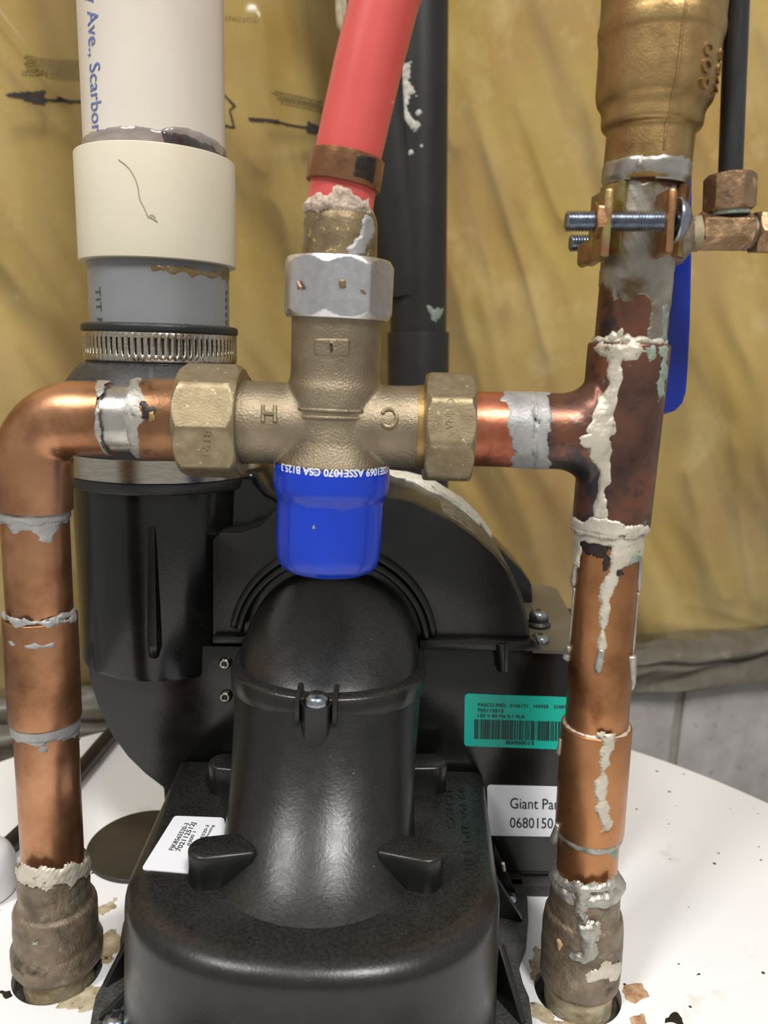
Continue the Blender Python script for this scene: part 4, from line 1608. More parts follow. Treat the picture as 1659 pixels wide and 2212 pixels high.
patch('solder_smear', c1, [(20, 1556), (176, 1552), (172, 1590), (120, 1596), (106, 1604), (98, 1622), (72, 1622), (60, 1606), (34, 1600), (22, 1590)], 'solder_grey', hot, t=.0004, jit=.0008, seed=7)
ring('solder_joint', L_.cyl(RP), L_.h(1900), L_.h(1862), 'solder_pale', hot, t=.0016, jit=.0010, seed=8, edge=.003)
patch('solder_smear', L_.cyl(.0138), [(30, 1878), (50, 1868), (110, 1876), (150, 1868), (196, 1850), (196, 1880), (180, 1898), (130, 1912), (84, 1918), (44, 1904)], 'solder_pale', hot, t=.0007, jit=.0008, seed=9, edge=.002, lump=.0002)
patch('scale_spot', L_.cyl(.0158), [(68, 2036), (80, 2034), (82, 2042), (72, 2044)], 'verdigris', hot, t=.0003, jit=.0004, seed=10, base=.0005)
hc, hs = H_.cyl(RP), H_.cyl(RS)
patch('solder_smear', hs, [(211, 815), (238, 815), (240, 995), (216, 995), (208, 955), (206, 900), (212, 850)], 'solder', hot, t=.00012, jit=.0004, seed=11, res=.0003, edge=.0008)
ring('solder_joint', hc, H_.h(236), H_.h(240), 'solder_grey', hot, t=.0005, jit=.0001, seed=12)
patch('bare_copper', hc, [(268, 888), (290, 884), (300, 905), (290, 935), (276, 930), (270, 905)], 'copper', hot, t=.00008, jit=.0010, seed=13, base=.00006, res=.00025)
patch('solder_smear', H_.cyl(.0136), [(297, 815), (306, 815), (308, 860), (300, 880), (312, 900), (302, 925), (306, 990), (297, 990)], 'solder', hot, t=.00015, jit=.0004, seed=14, res=.0003)
patch('flux_burn', H_.cyl(.0137), [(312, 874), (334, 876), (338, 902), (318, 912), (308, 900)], 'mark', hot, t=.00015, jit=.0007, seed=15, base=.0001)
patch('bright_scratch', H_.cyl(.0139), [(323, 892), (329, 892), (330, 906), (323, 907)], 'brass_gold', hot, t=.0001, jit=.0002, seed=16, base=.0001)

# ------------------------------------------------------------------ thermostatic mixing valve
V_ = PxPipe((731, 620), (710, 1200))
valve = thing('mixing_valve', 'bronze three-way mixing valve with big nuts and a blue cap hanging down', 'valve', A(718, 917))


def rv(halfw, py):
    return halfw * mpp(V_.at(py))


mb = MB()
prof = [(V_.h(py), rv(w, py)) for py, w in ((640, 60), (640, 97), (652, 98), (700, 98), (800, 95.5), (820, 97), (836, 101), (870, 102), (915, 101), (950, 105), (978, 114), (1000, 122), (1003, 120), (1003, 60))]
lathe(mb, V_.P0, V_.a, [(prof[0][0], .0004)] + prof + [(prof[-1][0], .0004)], 96)
for c0, c1_, prr in ((500, 720, [(500, .0126), (524, .0142), (540, .0138), (600, .0135), (720, .0135)]), (715, 945, [(715, .0135), (840, .0135), (890, .0136), (906, .0138), (945, .0130)])):
    lathe(mb, H_.P0, H_.a, [(H_.h(prr[0][0]), .0004)] + [(H_.h(x), r) for x, r in prr] + [(H_.h(prr[-1][0]), .0004)], 96)
body = fuse('valve_body', mb, 'bronze', valve, .00055, 14)
# flow arrow tablet, letters and ridges cast in the body
CN = V_.cyl(rv(96.5, 750))
patch('arrow_tablet', CN, [(679, 734), (683, 730), (751, 731), (757, 735), (756, 766), (752, 770), (682, 768), (678, 764)], 'bronze', body, t=.0005, jit=0, edge=.0007, base=-.0001, res=.0003)
up_px = [(716, 735), (727, 750), (720.5, 750), (720, 764), (712, 764), (712, 750), (706, 750)]
inner = [(716, 739), (722, 747), (717.8, 747), (717.5, 761), (714.5, 761), (714.5, 747), (709.6, 747)]
patch('arrow', CN, up_px, 'bronze', body, t=.0004, jit=0, edge=.0006, base=.0003, res=.00025)
patch('arrow', CN, inner, 'mark', body, t=.0001, jit=0, edge=.0005, base=.0006, res=.00025, hard=True)
CA = H_.cyl(.01362)
mb = MB()


def arm_text(s, xl, xr, ytop, ybot, cyl):
    """letters stand on their heads: the valve was fitted upside down"""
    p0, p1, up = cyl.hit(xr, ytop), cyl.hit(xl, ytop), cyl.hit(xr, ybot)
    m_ = MB()
    text_surf(m_, s, cyl, p0, (p1[0], p1[1]), (up[0] - p0[0], 0), .0001, .0016)
    o_ = build('letter', m_, 'bronze_nut', body, smooth=True, angle=40)
    return o_


def stroke(pts_px, cyl, r=.00062):
    m_ = MB()
    tube(m_, [cyl.pt(*cyl.hit(*p), .0001) for p in pts_px], r, 10, 4)
    return m_


mb = stroke([(568, 876), (568, 911)], CA)
tube(mb, [CA.pt(*CA.hit(*p), .0001) for p in ((594, 876), (594, 911))], .00062, 10, 4)
tube(mb, [CA.pt(*CA.hit(*p), .0001) for p in ((568, 893), (594, 893))], .00062, 10, 4)
build('letter', mb, 'bronze_nut', body)
mb = stroke([(826, 893), (832, 886), (843, 884), (853, 890), (857, 903), (853, 916), (843, 922), (832, 920), (826, 913)], CA)
build('letter', mb, 'bronze_nut', body)
CB = V_.cyl(rv(101.5, 890))
for y0_, y1_ in ((884, 889), (900, 904)):
    mb = stroke([(646, y0_), (690, y0_ + 1.5), (740, y1_ - 1), (783, y1_)], CB, .0006)
    build('ridge', mb, 'bronze', body, angle=180)
# machined rings behind the nuts
V_.solid('shoulder_ring', [(640, rv(99, 650)), (657, rv(99, 650)), (659, rv(97, 650))], 'brass_gold', valve, .0004)
H_.solid('shoulder_ring', [(899, .0139), (912, .0140), (925, .0140)], 'brass_gold', valve, .0003)
# union nuts (eight flats)
mb = MB()
poly_nut(mb, H_.at(399), H_.a, H_.h(527) - H_.h(399), 124.5 * mpp(H_.at(465)), 8, math.radians(2), .10)
n1 = build('union_nut', mb, 'bronze_nut', valve, angle=20)
mb = MB()
poly_nut(mb, H_.at(916), H_.a, H_.h(1018) - H_.h(916), 122 * mpp(H_.at(967)), 8, math.radians(11), .10)
n2 = build('union_nut', mb, 'bronze_nut', valve, angle=20)
mb = MB()
poly_nut(mb, V_.at(690), -V_.a, V_.h(690) - V_.h(562), 121 * mpp(V_.at(630)), 8, math.radians(-9), .12)
n3 = build('union_nut', mb, 'chrome', valve, angle=20)
n3['label'] = 'chrome-plated union nut'


def facet(cx, cy, r_c, pipe, n, k_rot):
    pass


def stamp(s, p0, p1, up, col, r_c, tilt, parent, material):
    """letters struck into one flat of a nut whose face leans by tilt degrees"""
    t_ = math.radians(tilt)
    n_ = Vector((0, -math.cos(t_), math.sin(t_)))
    n_ = (n_ - H_.a * n_.dot(H_.a)).normalized()
    fl_ = Flat(H_.at(col) + n_ * (r_c * math.cos(PI / 8)), H_.a, n_.cross(H_.a), n_)
    m_ = MB()
    P = [fl_.pt(*fl_.hit(*q)) for q in (p0, p1, up)]
    text_plane(m_, s, P[0], P[1], P[2] - P[0], 0.0001, n_, .0004)
    return build('stamped_lettering', m_, material, parent, smooth=False)


stamp('CHINA', (966, 861), (962, 926), (982, 862), 967, 122 * mpp(H_.at(967)), 14, n2, 'bronze_nut')
stamp('1618', (452, 988), (456, 934), (436, 987), 465, 124.5 * mpp(H_.at(465)), -26, n1, 'bronze_nut')
# worn spots of the chrome
CH = V_.cyl(118 * mpp(V_.at(630)))
for pl in ([(643, 606), (652, 622), (645, 624)], [(735, 606), (745, 604), (746, 620), (738, 620)], [(781, 625), (789, 634), (783, 632)]):
    patch('worn_spot', CH, pl, 'brass_old', n3, t=.0002, jit=.0001, base=-.0010 + .0014, res=.0002, edge=.0005)
# tailpiece
V_.solid('tailpiece', [(575, rv(81, 560)), (480, rv(80, 480)), (462, rv(74, 460)), (452, rv(66, 460))], 'brass_tail', valve, .0012)
patch('lime_streak', V_.cyl(rv(81, 520)), [(786, 470), (806, 474), (808, 505), (800, 522), (785, 545), (770, 556), (752, 552), (748, 538), (764, 522), (782, 500)], 'solder_grey', valve, t=.0004, jit=.0006, seed=21, base=.0002)
# blue adjustment cap
mb = MB()


def flutes(th, t, r):
    f_ = V_.h(1228) - t
    s_ = 1 if f_ < V_.h(1228) - V_.h(1085) else max(0, 1 - (f_ - (V_.h(1228) - V_.h(1085))) / .002)
    return r * (1 - .016 * s_ * (0.5 - 0.5 * math.cos(10 * th)) ** 1.5) if r > .004 else r


prof = [(V_.h(py), rv(w, py)) for py, w in ((1001, 70), (1001, 121), (1006, 124), (1016, 125), (1048, 124.5), (1058, 122), (1074, 115.5), (1086, 115), (1120, 115), (1160, 114), (1196, 111.5), (1212, 107), (1222, 99), (1226, 88), (1227, 40))]
fine = []
for (t0, r0), (t1, r1) in zip(prof, prof[1:]):
    for j in range(3):
        fine.append((t0 + (t1 - t0) * j / 3, r0 + (r1 - r0) * j / 3))
fine.append(prof[-1])
lathe(mb, V_.P0, V_.a, [(fine[0][0], .0004)] + fine + [(fine[-1][0], .0004)], 180, flutes)
cap = build('adjustment_cap', mb, 'blue_cap', valve, angle=45)
CK = V_.cyl(rv(125, 1025))
p_end = CK.hit(608, 1029)
h_top, h_bot = CK.hit(716, 1014), CK.hit(716, 1030)
capH = h_bot[1] - h_top[1]
s_end = p_end[0]
mb = MB()
ln = .0435
sg = -1 if s_end > 0 else 1
# V_.a points down, so s runs the other way round; letters read upside down
hb_ = h_top[1]
text_surf(mb, 'ASSE1069 ASSE1070 CSA B125.3', CK, (s_end + sg * ln, hb_), (s_end, hb_), (0, capH), .00012, 0, .022)
text_surf(mb, 'O', CK, (s_end - sg * .0052, hb_), (s_end - sg * .0068, hb_), (0, capH), .00012)
build('lettering', mb, 'white_print', cap, smooth=False)
patch('speck', V_.cyl(rv(114.5, 1140)), [(675, 1136), (680, 1135), (681, 1141), (676, 1142)], 'verdigris', cap, t=.0002, jit=.0003, seed=4, base=.0001, res=.00025)

# ------------------------------------------------------------------ red hot-water tube
pex = thing('red_tube', 'bright red plastic water tube with a copper crimp ring, rising from the valve', 'tube', A(735, 455))
rx = .0104
mb = MB()
ctr = [(734, 447), (737, 430), (742, 395), (751, 340), (764, 280), (781, 205), (798, 130), (831, 0), (870, -150)]
ctr3 = [A(x, y) for x, y in ctr]
ctr3 += [ctr3[-1] + Vector(v_) for v_ in ((.010, .002, .08), (.012, .004, .24), (.012, .004, .50))]
tube(mb, ctr3, rx, 64, 6)
build('tube', mb, 'pex_red', pex, angle=60)
mb = MB()
a0, a1 = A(740.5, 403), A(751, 338)
CR = Cyl(a0, a1 - a0, .0117)
lathe(mb, a0, a1 - a0, soften([(0, .0109), (0, .01175), ((a1 - a0).length, .01175), ((a1 - a0).length, .0109)], .0004), 72)
cr = build('crimp_ring', mb, 'copper_brown', pex)
patch('scorch', CR, [(771, 335), (812, 344), (806, 398), (766, 378)], 'mark', cr, t=.00012, jit=.0002, base=.00012, seed=3)
mb = MB()
b0, b1 = A(730, 470), A(733.5, 440)
lathe(mb, b0, b1 - b0, soften([(0, .001), (0, .0108), (.0018, .0116), ((b1 - b0).length * .6, .0112), ((b1 - b0).length, .0100), ((b1 - b0).length, .001)], .0006), 90, wob=.0006)
build('lime_crust', mb, 'lime', pex, angle=180)
CRS = Cyl(b0, b1 - b0, .0113)
patch('lime_crust', CRS, [(670, 440), (690, 420), (720, 408), (760, 414), (795, 436), (800, 462), (770, 452), (720, 446), (690, 452), (672, 452)], 'lime', pex, t=.0008, jit=.0008, seed=6, lump=.0004, edge=.0015)

# ------------------------------------------------------------------ cold riser with tee
R1 = PxPipe((1249, 2142), (1317, 1143))
R2 = PxPipe((1318, 1143), (1400, 340))
cold = thing('copper_tee_riser', 'solder-streaked copper riser with a dark tee, feeding the valve inlet marked C', 'pipe', R1.at(2142))
R1.solid('nipple', [(2215, .0128), (2112, .0128), (2090, .0132)], 'galvanised', cold, wob=.0004)
R1.solid('adapter', [(2112, .0138), (2106, .0148), (2098, .0151), (2040, .0152), (1990, .0150), (1976, .0146), (1966, .0142), (1960, .0130), (1890, .0126)], 'corroded', cold, .0006, wob=.00022, seed=5)
R1.solid('pipe', [(1910, RP), (1770, RP)], 'copper_orange', cold)
R1.solid('coupling', [(1790, RS), (1563, RS)], 'copper_orange', cold, .0007)
R1.solid('pipe', [(1580, RP), (1120, RP)], 'copper_orange', cold)
mb = MB()
pr = [(1141, .0126), (742, .0130)]
lathe(mb, R2.P0, R2.a, soften([(R2.h(1141), .0004), (R2.h(1141), .0128), (R2.h(1120), .0129), (R2.h(760), .0130), (R2.h(742), .0130), (R2.h(742), .0004)], .0005), 96)
lathe(mb, H_.P0, H_.a, soften([(H_.h(1147), .0004), (H_.h(1147), .0126), (H_.h(1300), .0126), (H_.h(1300), .0004)], .0005), 96)
fillet = []
for x, r in ((1190, .0124), (1215, .0127), (1230, .0133), (1242, .0142), (1252, .0155), (1260, .0172), (1266, .0190)):
    fillet.append((H_.h(x), r))
lathe(mb, H_.P0, H_.a, [(fillet[0][0], .0004)] + fillet + [(H_.h(1290), fillet[-1][1]), (H_.h(1290), .0004)], 96,
      lambda th, t, r: r * .0124 / math.hypot(.0124 * math.sin(th), r * math.cos(th)) if r > .0124 else r)
tee = fuse('tee', mb, 'copper_dark', cold, .0005, 8)
R2.solid('pipe', [(780, RP), (392, RP)], 'copper_dark', cold)
H_.solid('pipe', [(1100, .0108), (1170, .0108)], 'solder_grey', cold)
H_.solid('adapter', [(990, RS), (1030, RS), (1136, RS)], 'copper_red', cold, .0005)
# solder on the cold side
hs2 = Draped(H_.cyl(.0126), tee)
patch('solder_smear', H_.cyl(RS), [(1092, 830), (1142, 830), (1142, 1030), (1104, 1030), (1106, 990), (1112, 960), (1106, 945), (1096, 935), (1094, 915), (1100, 890), (1088, 866)], 'solder_grey', cold, t=.0003, jit=.0006, seed=31, edge=.0008)
patch('solder_smear', hs2, [(1142, 830), (1190, 830), (1186, 860), (1190, 905), (1184, 940), (1188, 970), (1186, 1030), (1142, 1030)], 'solder_grey', cold, t=.0003, jit=.0006, seed=32, edge=.0008)
t0 = Draped(R2.cyl(.0129), tee)
patch('solder_run', t0, [(1282, 752), (1300, 744), (1380, 742), (1396, 758), (1378, 766), (1372, 780), (1348, 782), (1344, 800), (1338, 840), (1330, 880), (1326, 930), (1320, 980), (1318, 1030), (1308, 1062), (1312, 1090), (1310, 1120), (1282, 1122), (1284, 1095), (1290, 1060), (1296, 1010), (1290, 985), (1294, 960), (1290, 940), (1296, 900), (1302, 860), (1312, 830), (1314, 790), (1312, 772), (1294, 768)],
      'solder_pale', cold, t=.0006, jit=.0005, seed=33, edge=.0014, lump=.0001)
patch('solder_run', Draped(R2.cyl(.0128), tee), [(1236, 1106), (1258, 1124), (1282, 1118), (1310, 1116), (1340, 1130), (1398, 1134), (1404, 1146), (1232, 1140)], 'solder_pale', cold, t=.0005, jit=.0005, seed=34, edge=.001)
patch('solder_run', Draped(R2.cyl(.0131), tee), [(1284, 940), (1297, 926), (1298, 952), (1290, 970), (1283, 962)], 'solder_pale', cold, t=.0005, jit=.0006, seed=35)
ring('solder_joint', R1.cyl(RP), R1.h(1164), R1.h(1136), 'solder_pale', cold, t=.0008, jit=.0008, seed=36)
patch('solder_run', R1.cyl(RP), [(1238, 1146), (1392, 1150), (1384, 1205), (1366, 1206), (1356, 1222), (1340, 1236), (1330, 1262), (1318, 1300), (1312, 1340), (1308, 1380), (1306, 1430), (1292, 1432), (1294, 1380), (1294, 1320), (1292, 1290), (1304, 1250), (1318, 1220), (1322, 1195), (1314, 1180), (1292, 1160), (1270, 1156), (1258, 1172), (1252, 1230), (1240, 1230)],
      'solder_pale', cold, t=.0008, jit=.0005, seed=37, edge=.0016, lump=.00015)
patch('flux_burn', R1.cyl(RP), [(1258, 1160), (1280, 1156), (1300, 1170), (1316, 1186), (1318, 1210), (1308, 1224), (1296, 1210), (1280, 1196), (1256, 1190)], 'mark', cold, t=.0002, jit=.0008, seed=38, base=.0003)
patch('flux_burn', R1.cyl(RP), [(1334, 1228), (1342, 1226), (1343, 1238), (1333, 1240)], 'mark', cold, t=.0002, jit=.0004, seed=39, base=.0006)
patch('scale_spot', R1.cyl(RP), [(1364, 1180), (1384, 1176), (1384, 1212), (1362, 1212)], 'verdigris', cold, t=.0002, jit=.0006, seed=40, base=.0006)


def drop(name, cyl, px0, px1, r0, r1, material='solder'):
    m_ = MB()
    n = 6
    P, Rr = [], []
    for k in range(n):
        t = k / (n - 1)
        p = (px0[0] + (px1[0] - px0[0]) * t, px0[1] + (px1[1] - px0[1]) * t)
        P.append(cyl.pt(*cyl.hit(*p), .0001))
        Rr.append((r0 + (r1 - r0) * t) if k < n - 1 else r1 * .35)
    tube(m_, P, Rr, 14, 3)
    return build(name, m_, material, cold, angle=180)


cP = R1.cyl(RP)
drop('solder_drop', cP, (1246, 1200), (1240, 1268), .0006, .0016)
drop('solder_drop', cP, (1242, 1270), (1230, 1400), .0005, .0005)
drop('solder_drop', cP, (1232, 1396), (1224, 1428), .0012, .0024)
drop('solder_drop', cP, (1384, 1180), (1379, 1278), .0005, .0011)
drop('solder_drop', cP, (1378, 1280), (1366, 1420), .0004, .0005)
drop('solder_drop', cP, (1364, 1416), (1366, 1490), .0017, .0011)
drop('solder_drop', cP, (1366, 1440), (1373, 1492), .0014, .0009)
drop('solder_drop', cP, (1300, 1402), (1290, 1454), .0012, .0016)
ring('solder_joint', cP, R1.h(1574), R1.h(1560), 'solder_pale', cold, t=.0010, jit=.0006, seed=41, edge=.0012, lump=.0002)
cC = R1.cyl(RS)
patch('solder_run', cC, [(1290, 1586), (1330, 1588), (1326, 1612), (1318, 1634), (1312, 1660), (1314, 1690), (1308, 1720), (1318, 1750), (1324, 1775), (1314, 1796), (1294, 1798), (1300, 1778), (1288, 1752), (1282, 1720), (1288, 1690), (1296, 1650), (1300, 1624), (1296, 1604)], 'solder_pale', cold, t=.0007, jit=.0006, seed=42, edge=.0014, lump=.0002)
ring('solder_joint', cP, R1.h(1805), R1.h(1786), 'solder', cold, t=.0010, jit=.0006, seed=43, edge=.0012, lump=.0002)
patch('scale_spot', cP, [(1270, 1806), (1330, 1800), (1330, 1850), (1310, 1850), (1290, 1826)], 'verdigris', cold, t=.0001, jit=.0010, seed=44, base=.00005)
drop('solder_drop', cC, (1206, 1780), (1196, 1822), .0010, .0020)
drop('solder_drop', cC, (1212, 1596), (1208, 1632), .0007, .0013)
ring('solder_joint', R1.cyl(.0124), R1.h(1915), R1.h(1886), 'solder', cold, t=.0014, jit=.0009, seed=45, edge=.0022, lump=.0004)
patch('solder_run', R1.cyl(.0134), [(1190, 1890), (1220, 1905), (1260, 1912), (1330, 1900), (1336, 1915), (1310, 1926), (1278, 1930), (1268, 1950), (1264, 1975), (1280, 1994), (1292, 2010), (1252, 2015), (1250, 1990), (1244, 1960), (1240, 1930), (1220, 1920)], 'solder', cold, t=.0008, jit=.0006, seed=46, edge=.0014, lump=.0003)
patch('solder_run', R1.cyl(.0153), [(1248, 1998), (1296, 1996), (1294, 2016), (1288, 2022), (1292, 2060), (1286, 2076), (1262, 2080), (1230, 2072), (1228, 2062), (1260, 2060), (1258, 2026), (1250, 2014)], 'solder', cold, t=.0009, jit=.0005, seed=47, edge=.0014, lump=.0003)
patch('bright_scratch', R1.cyl(.0153), [(1203, 2030), (1210, 2032), (1214, 2042), (1208, 2052), (1205, 2044)], 'rust', cold, t=.0003, jit=.0002, seed=48, base=.0003, res=.0003)
patch('scale_spot', R1.cyl(.0152), [(1270, 2096), (1320, 2076), (1342, 2080), (1338, 2104), (1300, 2118), (1274, 2120)], 'solder_pale', cold, t=.0004, jit=.001, seed=49, base=.0002)
# crust and tin above the tee
c3 = R2.cyl(RP)
patch('solder_smear', c3, [(1288, 610), (1310, 620), (1326, 640), (1352, 650), (1380, 640), (1410, 650), (1402, 690), (1398, 742), (1450, 742), (1460, 560), (1460, 400), (1290, 400)], 'tin_stained', cold, t=.0004, jit=.0008, seed=50, edge=.001, lump=.0001)
ring('solder_joint', c3, R2.h(748), R2.h(730), 'solder_pale', cold, t=.0010, jit=.0010, seed=51, edge=.0014, lump=.0003)
patch('solder_smear', c3, [(1318, 720), (1340, 716), (1344, 744), (1290, 746), (1296, 730)], 'solder_pale', cold, t=.0009, jit=.0007, seed=52, edge=.0014)
patch('scale_spot', c3, [(1424, 660), (1436, 640), (1440, 690), (1436, 740), (1424, 735)], 'verdigris', cold, t=.0002, jit=.0008, seed=53, base=.0003)
patch('scale_spot', t0, [(1396, 756), (1412, 752), (1414, 772), (1402, 780)], 'verdigris', cold, t=.0002, jit=.0006, seed=54, base=.0002)
patch('scale_spot', t0, [(1424, 752), (1442, 752), (1434, 860), (1424, 860)], 'verdigris', cold, t=.0002, jit=.0008, seed=55, base=.0002)

# ------------------------------------------------------------------ ball valve with blue lever
bv = thing('ball_valve', 'gold bronze ball valve above the dark tee, blue lever hanging behind', 'valve', R2.at(395))
rr = lambda w, py: w / 2 * mpp(R2.at(py))
mb = MB()
prof = [(402, 176), (396, 181), (388, 183), (300, 184), (288, 185), (282, 204), (274, 212), (250, 214), (238, 222), (226, 240), (205, 248), (140, 252), (98, 256), (90, 262), (70, 266), (60, 264), (52, 261), (20, 262), (-30, 268), (-60, 280), (-150, 280)]
prof = [(R2.h(py), rr(w, py)) for py, w in prof]
lathe(mb, R2.P0, R2.a, soften([(prof[0][0], .0004)] + prof + [(prof[-1][0], .0004)], .0009), 110)
bvb = build('valve_body', mb, 'brass_gold', bv, angle=180)
mb = MB()
lathe(mb, R2.P0, R2.a, [(R2.h(-140), .0004), (R2.h(-140), .0125), (R2.h(-150) + .03, .0125), (R2.h(-150) + .03, .0111), (R2.h(-150) + .5, .0111), (R2.h(-150) + .5, .0004)], 64)
build('pipe', mb, 'copper', bv)
# cast parting line
mb = MB()
seam = [(py, w) for py, w in ((345, 184), (300, 185), (288, 186), (280, 206), (272, 213), (250, 215), (238, 223), (226, 241), (205, 249), (140, 253), (98, 257), (90, 263), (70, 267), (60, 265), (52, 262), (20, 263), (-20, 267))]
pts = []
for py, w in seam:
    cyl = R2.cyl(rr(w, py))
    s_ = math.radians(2.0) * cyl.r
    pts.append(cyl.pt(s_, R2.h(py), 0))
tube(mb, pts, .00042, 8, 2)
build('parting_line', mb, 'brass_gold', bvb, angle=180)
ring('solder_joint', R2.cyl(rr(183, 370)), R2.h(394), R2.h(358), 'tin', bv, t=.0003, jit=.0008, seed=61, edge=.001)
patch('solder_smear', R2.cyl(rr(184, 340)), [(1376, 344), (1386, 336), (1392, 346), (1388, 362), (1374, 362)], 'solder', bv, t=.0008, jit=.0004, seed=62, edge=.0012)
mb = MB()
c6 = R2.cyl(rr(250, 150))
sA, sB = c6.hit(1527, 196), c6.hit(1536, 92)
u6 = c6.hit(1509, 196)
text_surf(mb, '600', c6, (sA[0], sA[1]), (sA[0], sB[1]), (u6[0] - sA[0], 0), 0, .0014)
mw = (c6.hit(1545, 196)[0])
text_surf(mb, 'WOG', c6, (mw + .0012, sA[1]), (mw + .0012, sB[1]), ((u6[0] - sA[0]) * .8, 0), 0, .0014)
build('cast_lettering', mb, 'brass_gold', bvb, angle=30)
# lever: steel strap in a blue sleeve, hanging behind
YLV = .0285
mb = MB()
lev = [(1360, 372), (1497, 371), (1496, 560), (1493, 700), (1488, 800), (1484, 848), (1476, 872), (1460, 888), (1436, 896), (1380, 896), (1352, 888), (1336, 860), (1332, 800)]
prism(mb, [A(x, y, YLV) for x, y in lev], (0, .0042, 0), .0014, 3)
lever = build('lever_sleeve', mb, 'blue_vinyl', bv, angle=50)
mb = MB()
prism(mb, [A(x, y, YLV + .001) for x, y in [(1366, 120), (1488, 120), (1494, 260), (1496, 310), (1494, 395), (1366, 395)]], (0, .0022, 0), .0004)
build('lever_strap', mb, 'tape', bv)
mb = MB()
sp = R2.at(160)
lathe(mb, sp + Vector((0, .010, 0)), (0, 1, 0), soften([(0, .0004), (0, .0105), (.012, .0100), (.014, .0062), (.0265, .0055), (.0265, .0004)], .0008), 40, facing=(0, 0, 1))
build('stem_boss', mb, 'brass_gold', bv)

# ------------------------------------------------------------------ saddle clamp with small brass elbow
sad = thing('saddle_clamp', 'yellow zinc saddle clamp bolted round the riser, with a small brass elbow', 'clamp', R2.at(480))
SA = PxPipe((1222, 478), (1480, 478), -.0165)
ax_x = Vector((1, 0, 0)) * 1.0
zc = A(1300, 478, -.0165).z


def jaw(px_top, px_bot, y0, y1, thick_px, material, name, wrap_side):
    """saddle half: flat ear in front, arched strip round the pipe, flat ear behind"""
    m_ = MB()
    t_ = thick_px * mpp(A(px_top[0], px_top[1], y0))
    p0, p1 = A(*px_top, y0), A(*px_bot, y0)
    dx = Vector((t_, 0, 0))
    prism(m_, [p0 + Vector((0, -.004, -.001)), p0 + Vector((0, .013, 0)), p1 + Vector((0, .013, 0)), p1 + Vector((0, -.004, .001))], dx, .0008)
    return m_, t_


mb, tj = jaw((1301, 404), (1288, 566), -.0185, 0, 20, 'zinc_yellow', 'jaw', -1)
# arched strip round the far side of the pipe
cw = R2.cyl(RP + .0006)
def strap(th0, th1, r0, r1, hz0, hz1):
    m_ = MB()
    rings_ = []
    for th in np.linspace(th0, th1, 26):
        n_ = cw.e1 * math.cos(th) + cw.e2 * math.sin(th)
        rings_.append([cw.P0 + cw.a * hz0 + n_ * r0, cw.P0 + cw.a * hz0 + n_ * r1, cw.P0 + cw.a * hz1 + n_ * r1, cw.P0 + cw.a * hz1 + n_ * r0])
    loft(m_, rings_)
    return m_


hz0, hz1 = R2.h(558), R2.h(408)
st = strap(math.radians(-42), math.radians(-148), RP + .0004, RP + .0024, hz0, hz1)
mb.add(st.v, st.f)
build('jaw', mb, 'zinc_yellow', sad, angle=40)
mb, tj2 = jaw((1437, 404), (1426, 556), -.0185, 0, 18, 'zinc_copper', 'jaw', 1)
st = strap(math.radians(42), math.radians(148), RP + .0004, RP + .0024, hz0, hz1)
mb.add(st.v, st.f)
build('jaw', mb, 'zinc_copper', sad, angle=40)
YS = -.0178
mb = MB()
thread_rod(mb, A(1222, 478, YS), A(1452, 478, YS), .0030, .00092, 24)
build('screw', mb, 'zinc', sad, angle=25)
mb = MB()
hp = A(1456, 476, YS)
lathe(mb, hp, A(1486, 478, YS) - hp, soften([(0, .0003), (0, .0066), (.0012, .0064), (.0034, .0046), (.0046, .0022), (.0048, .0003)], .0012), 36)
build('screw_head', mb, 'zinc', sad, angle=60)
mb = MB()
thread_rod(mb, A(1231, 525, .0185), A(1300, 525, .0185), .0029, .00092, 24)
build('screw', mb, 'zinc', sad, angle=25)
mb = MB()
poly_nut(mb, A(1282, 476, YS), A(1300, 476, YS) - A(1282, 476, YS), .0030, .0054, 6, .4, .15)
build('nut', mb, 'zinc_copper', sad, angle=25)
mb = MB()
prism(mb, [A(1277, 512, -.012), A(1292, 508, -.012), A(1290, 568, -.012), A(1275, 560, -.012)], (0, .018, 0), .0008)
build('jaw_fold', mb, 'zinc_copper', sad)
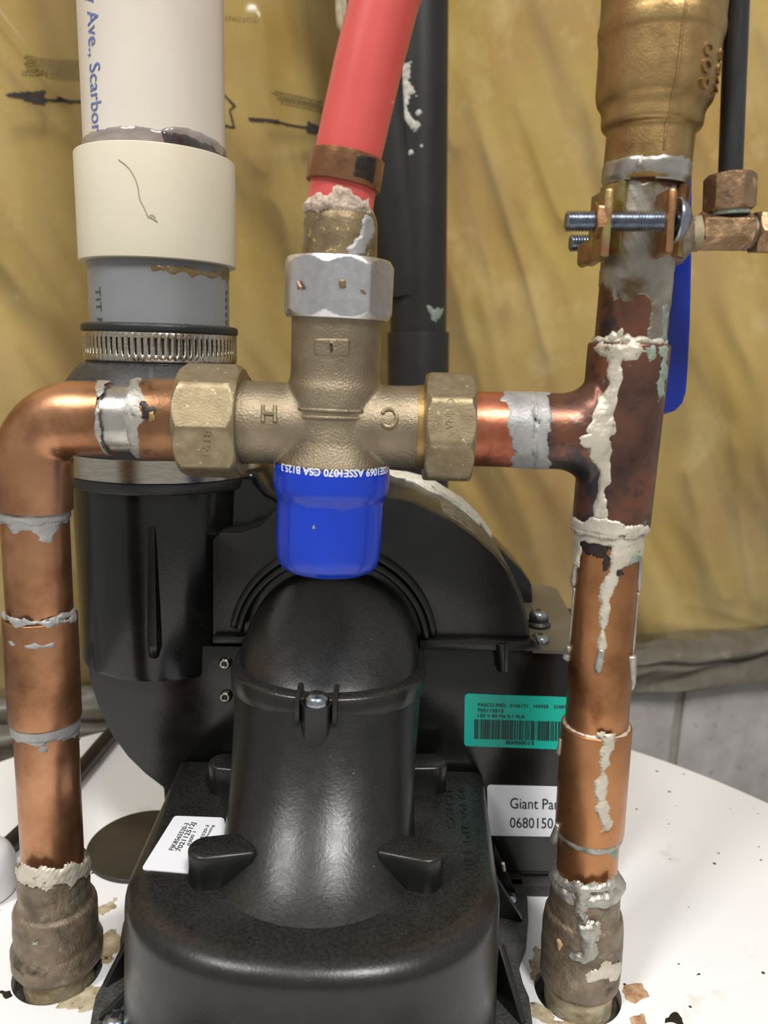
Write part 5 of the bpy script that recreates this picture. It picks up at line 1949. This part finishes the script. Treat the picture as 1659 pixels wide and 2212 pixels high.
# seat and putty where the outlet leaves the saddle
mb = MB()
q0, q1 = A(1436, 510, .001), A(1500, 506, .001)
lathe(mb, q0, q1 - q0, soften([(0, .0003), (0, .0090), ((q1 - q0).length * .55, .0088), ((q1 - q0).length * .8, .0060), ((q1 - q0).length, .0044), ((q1 - q0).length, .0003)], .001), 60, wob=.0008)
build('outlet_seat', mb, 'corroded', sad, angle=180)
mb = MB()
q0, q1 = A(1484, 505, 0), A(1508, 504, 0)
lathe(mb, q0, q1 - q0, [(0, .0003), (0, .0058)] + [((q1 - q0).length * (k + .5) / 8, .0050 + (.0006 if k % 2 else 0)) for k in range(8)] + [((q1 - q0).length, .0046), ((q1 - q0).length, .0003)], 40, wob=.0004)
build('thread_tape', mb, 'tape', sad, angle=40)
# brass elbow block, compression nuts
mb = MB()
bx0 = [A(1512, 457, -.0075), A(1620, 462, -.0075), A(1617, 534, -.0075), A(1508, 533, -.0075)]
ct = sum((Vector(p) for p in bx0), Vector()) / 4
e_x = A(1620, 500, -.0075) - A(1510, 499, -.0075)
hexr = (A(1512, 457, -.0075).z - A(1508, 533, -.0075).z) / 2 / math.sin(math.radians(60)) * 1.02
poly_nut(mb, A(1509, 499, 0), e_x, e_x.length * 1.02, hexr, 6, math.radians(30 - 3), .04)
eb = build('elbow_block', mb, 'brass_old', sad, angle=25)
mb = MB()
TB = PxPipe((1573, 500), (1592, 0))
poly_nut(mb, TB.at(456), TB.a, TB.h(377) - TB.h(456), 54.5 * mpp(TB.at(420)), 6, math.radians(8), .09)
build('compression_nut', mb, 'brass_old', sad, angle=25)
TB.solid('ferrule', [(466, .0062), (452, .0060)], 'verdigris', sad, .0004, wob=.0003)
mb = MB()
e2x = A(1720, 504, 0) - A(1621, 502, 0)
poly_nut(mb, A(1626, 502, 0), e2x, e2x.length, 47 * mpp(A(1640, 502, 0)), 6, math.radians(4), .05)
build('compression_nut', mb, 'brass_old', sad, angle=25)
mb = MB()
lathe(mb, A(1614, 502, 0), e2x, [(0, .0003), (0, .0048), (.003, .0048), (.003, .0003)], 30)
build('thread_neck', mb, 'corroded', sad)
tt = thing('humidifier_tube', 'slim black water tube held upright by the small brass elbow', 'tube', TB.at(380))
TB.solid('tube', [(392, .0036), (-1500, .0036)], 'tube_black', tt, .0003)
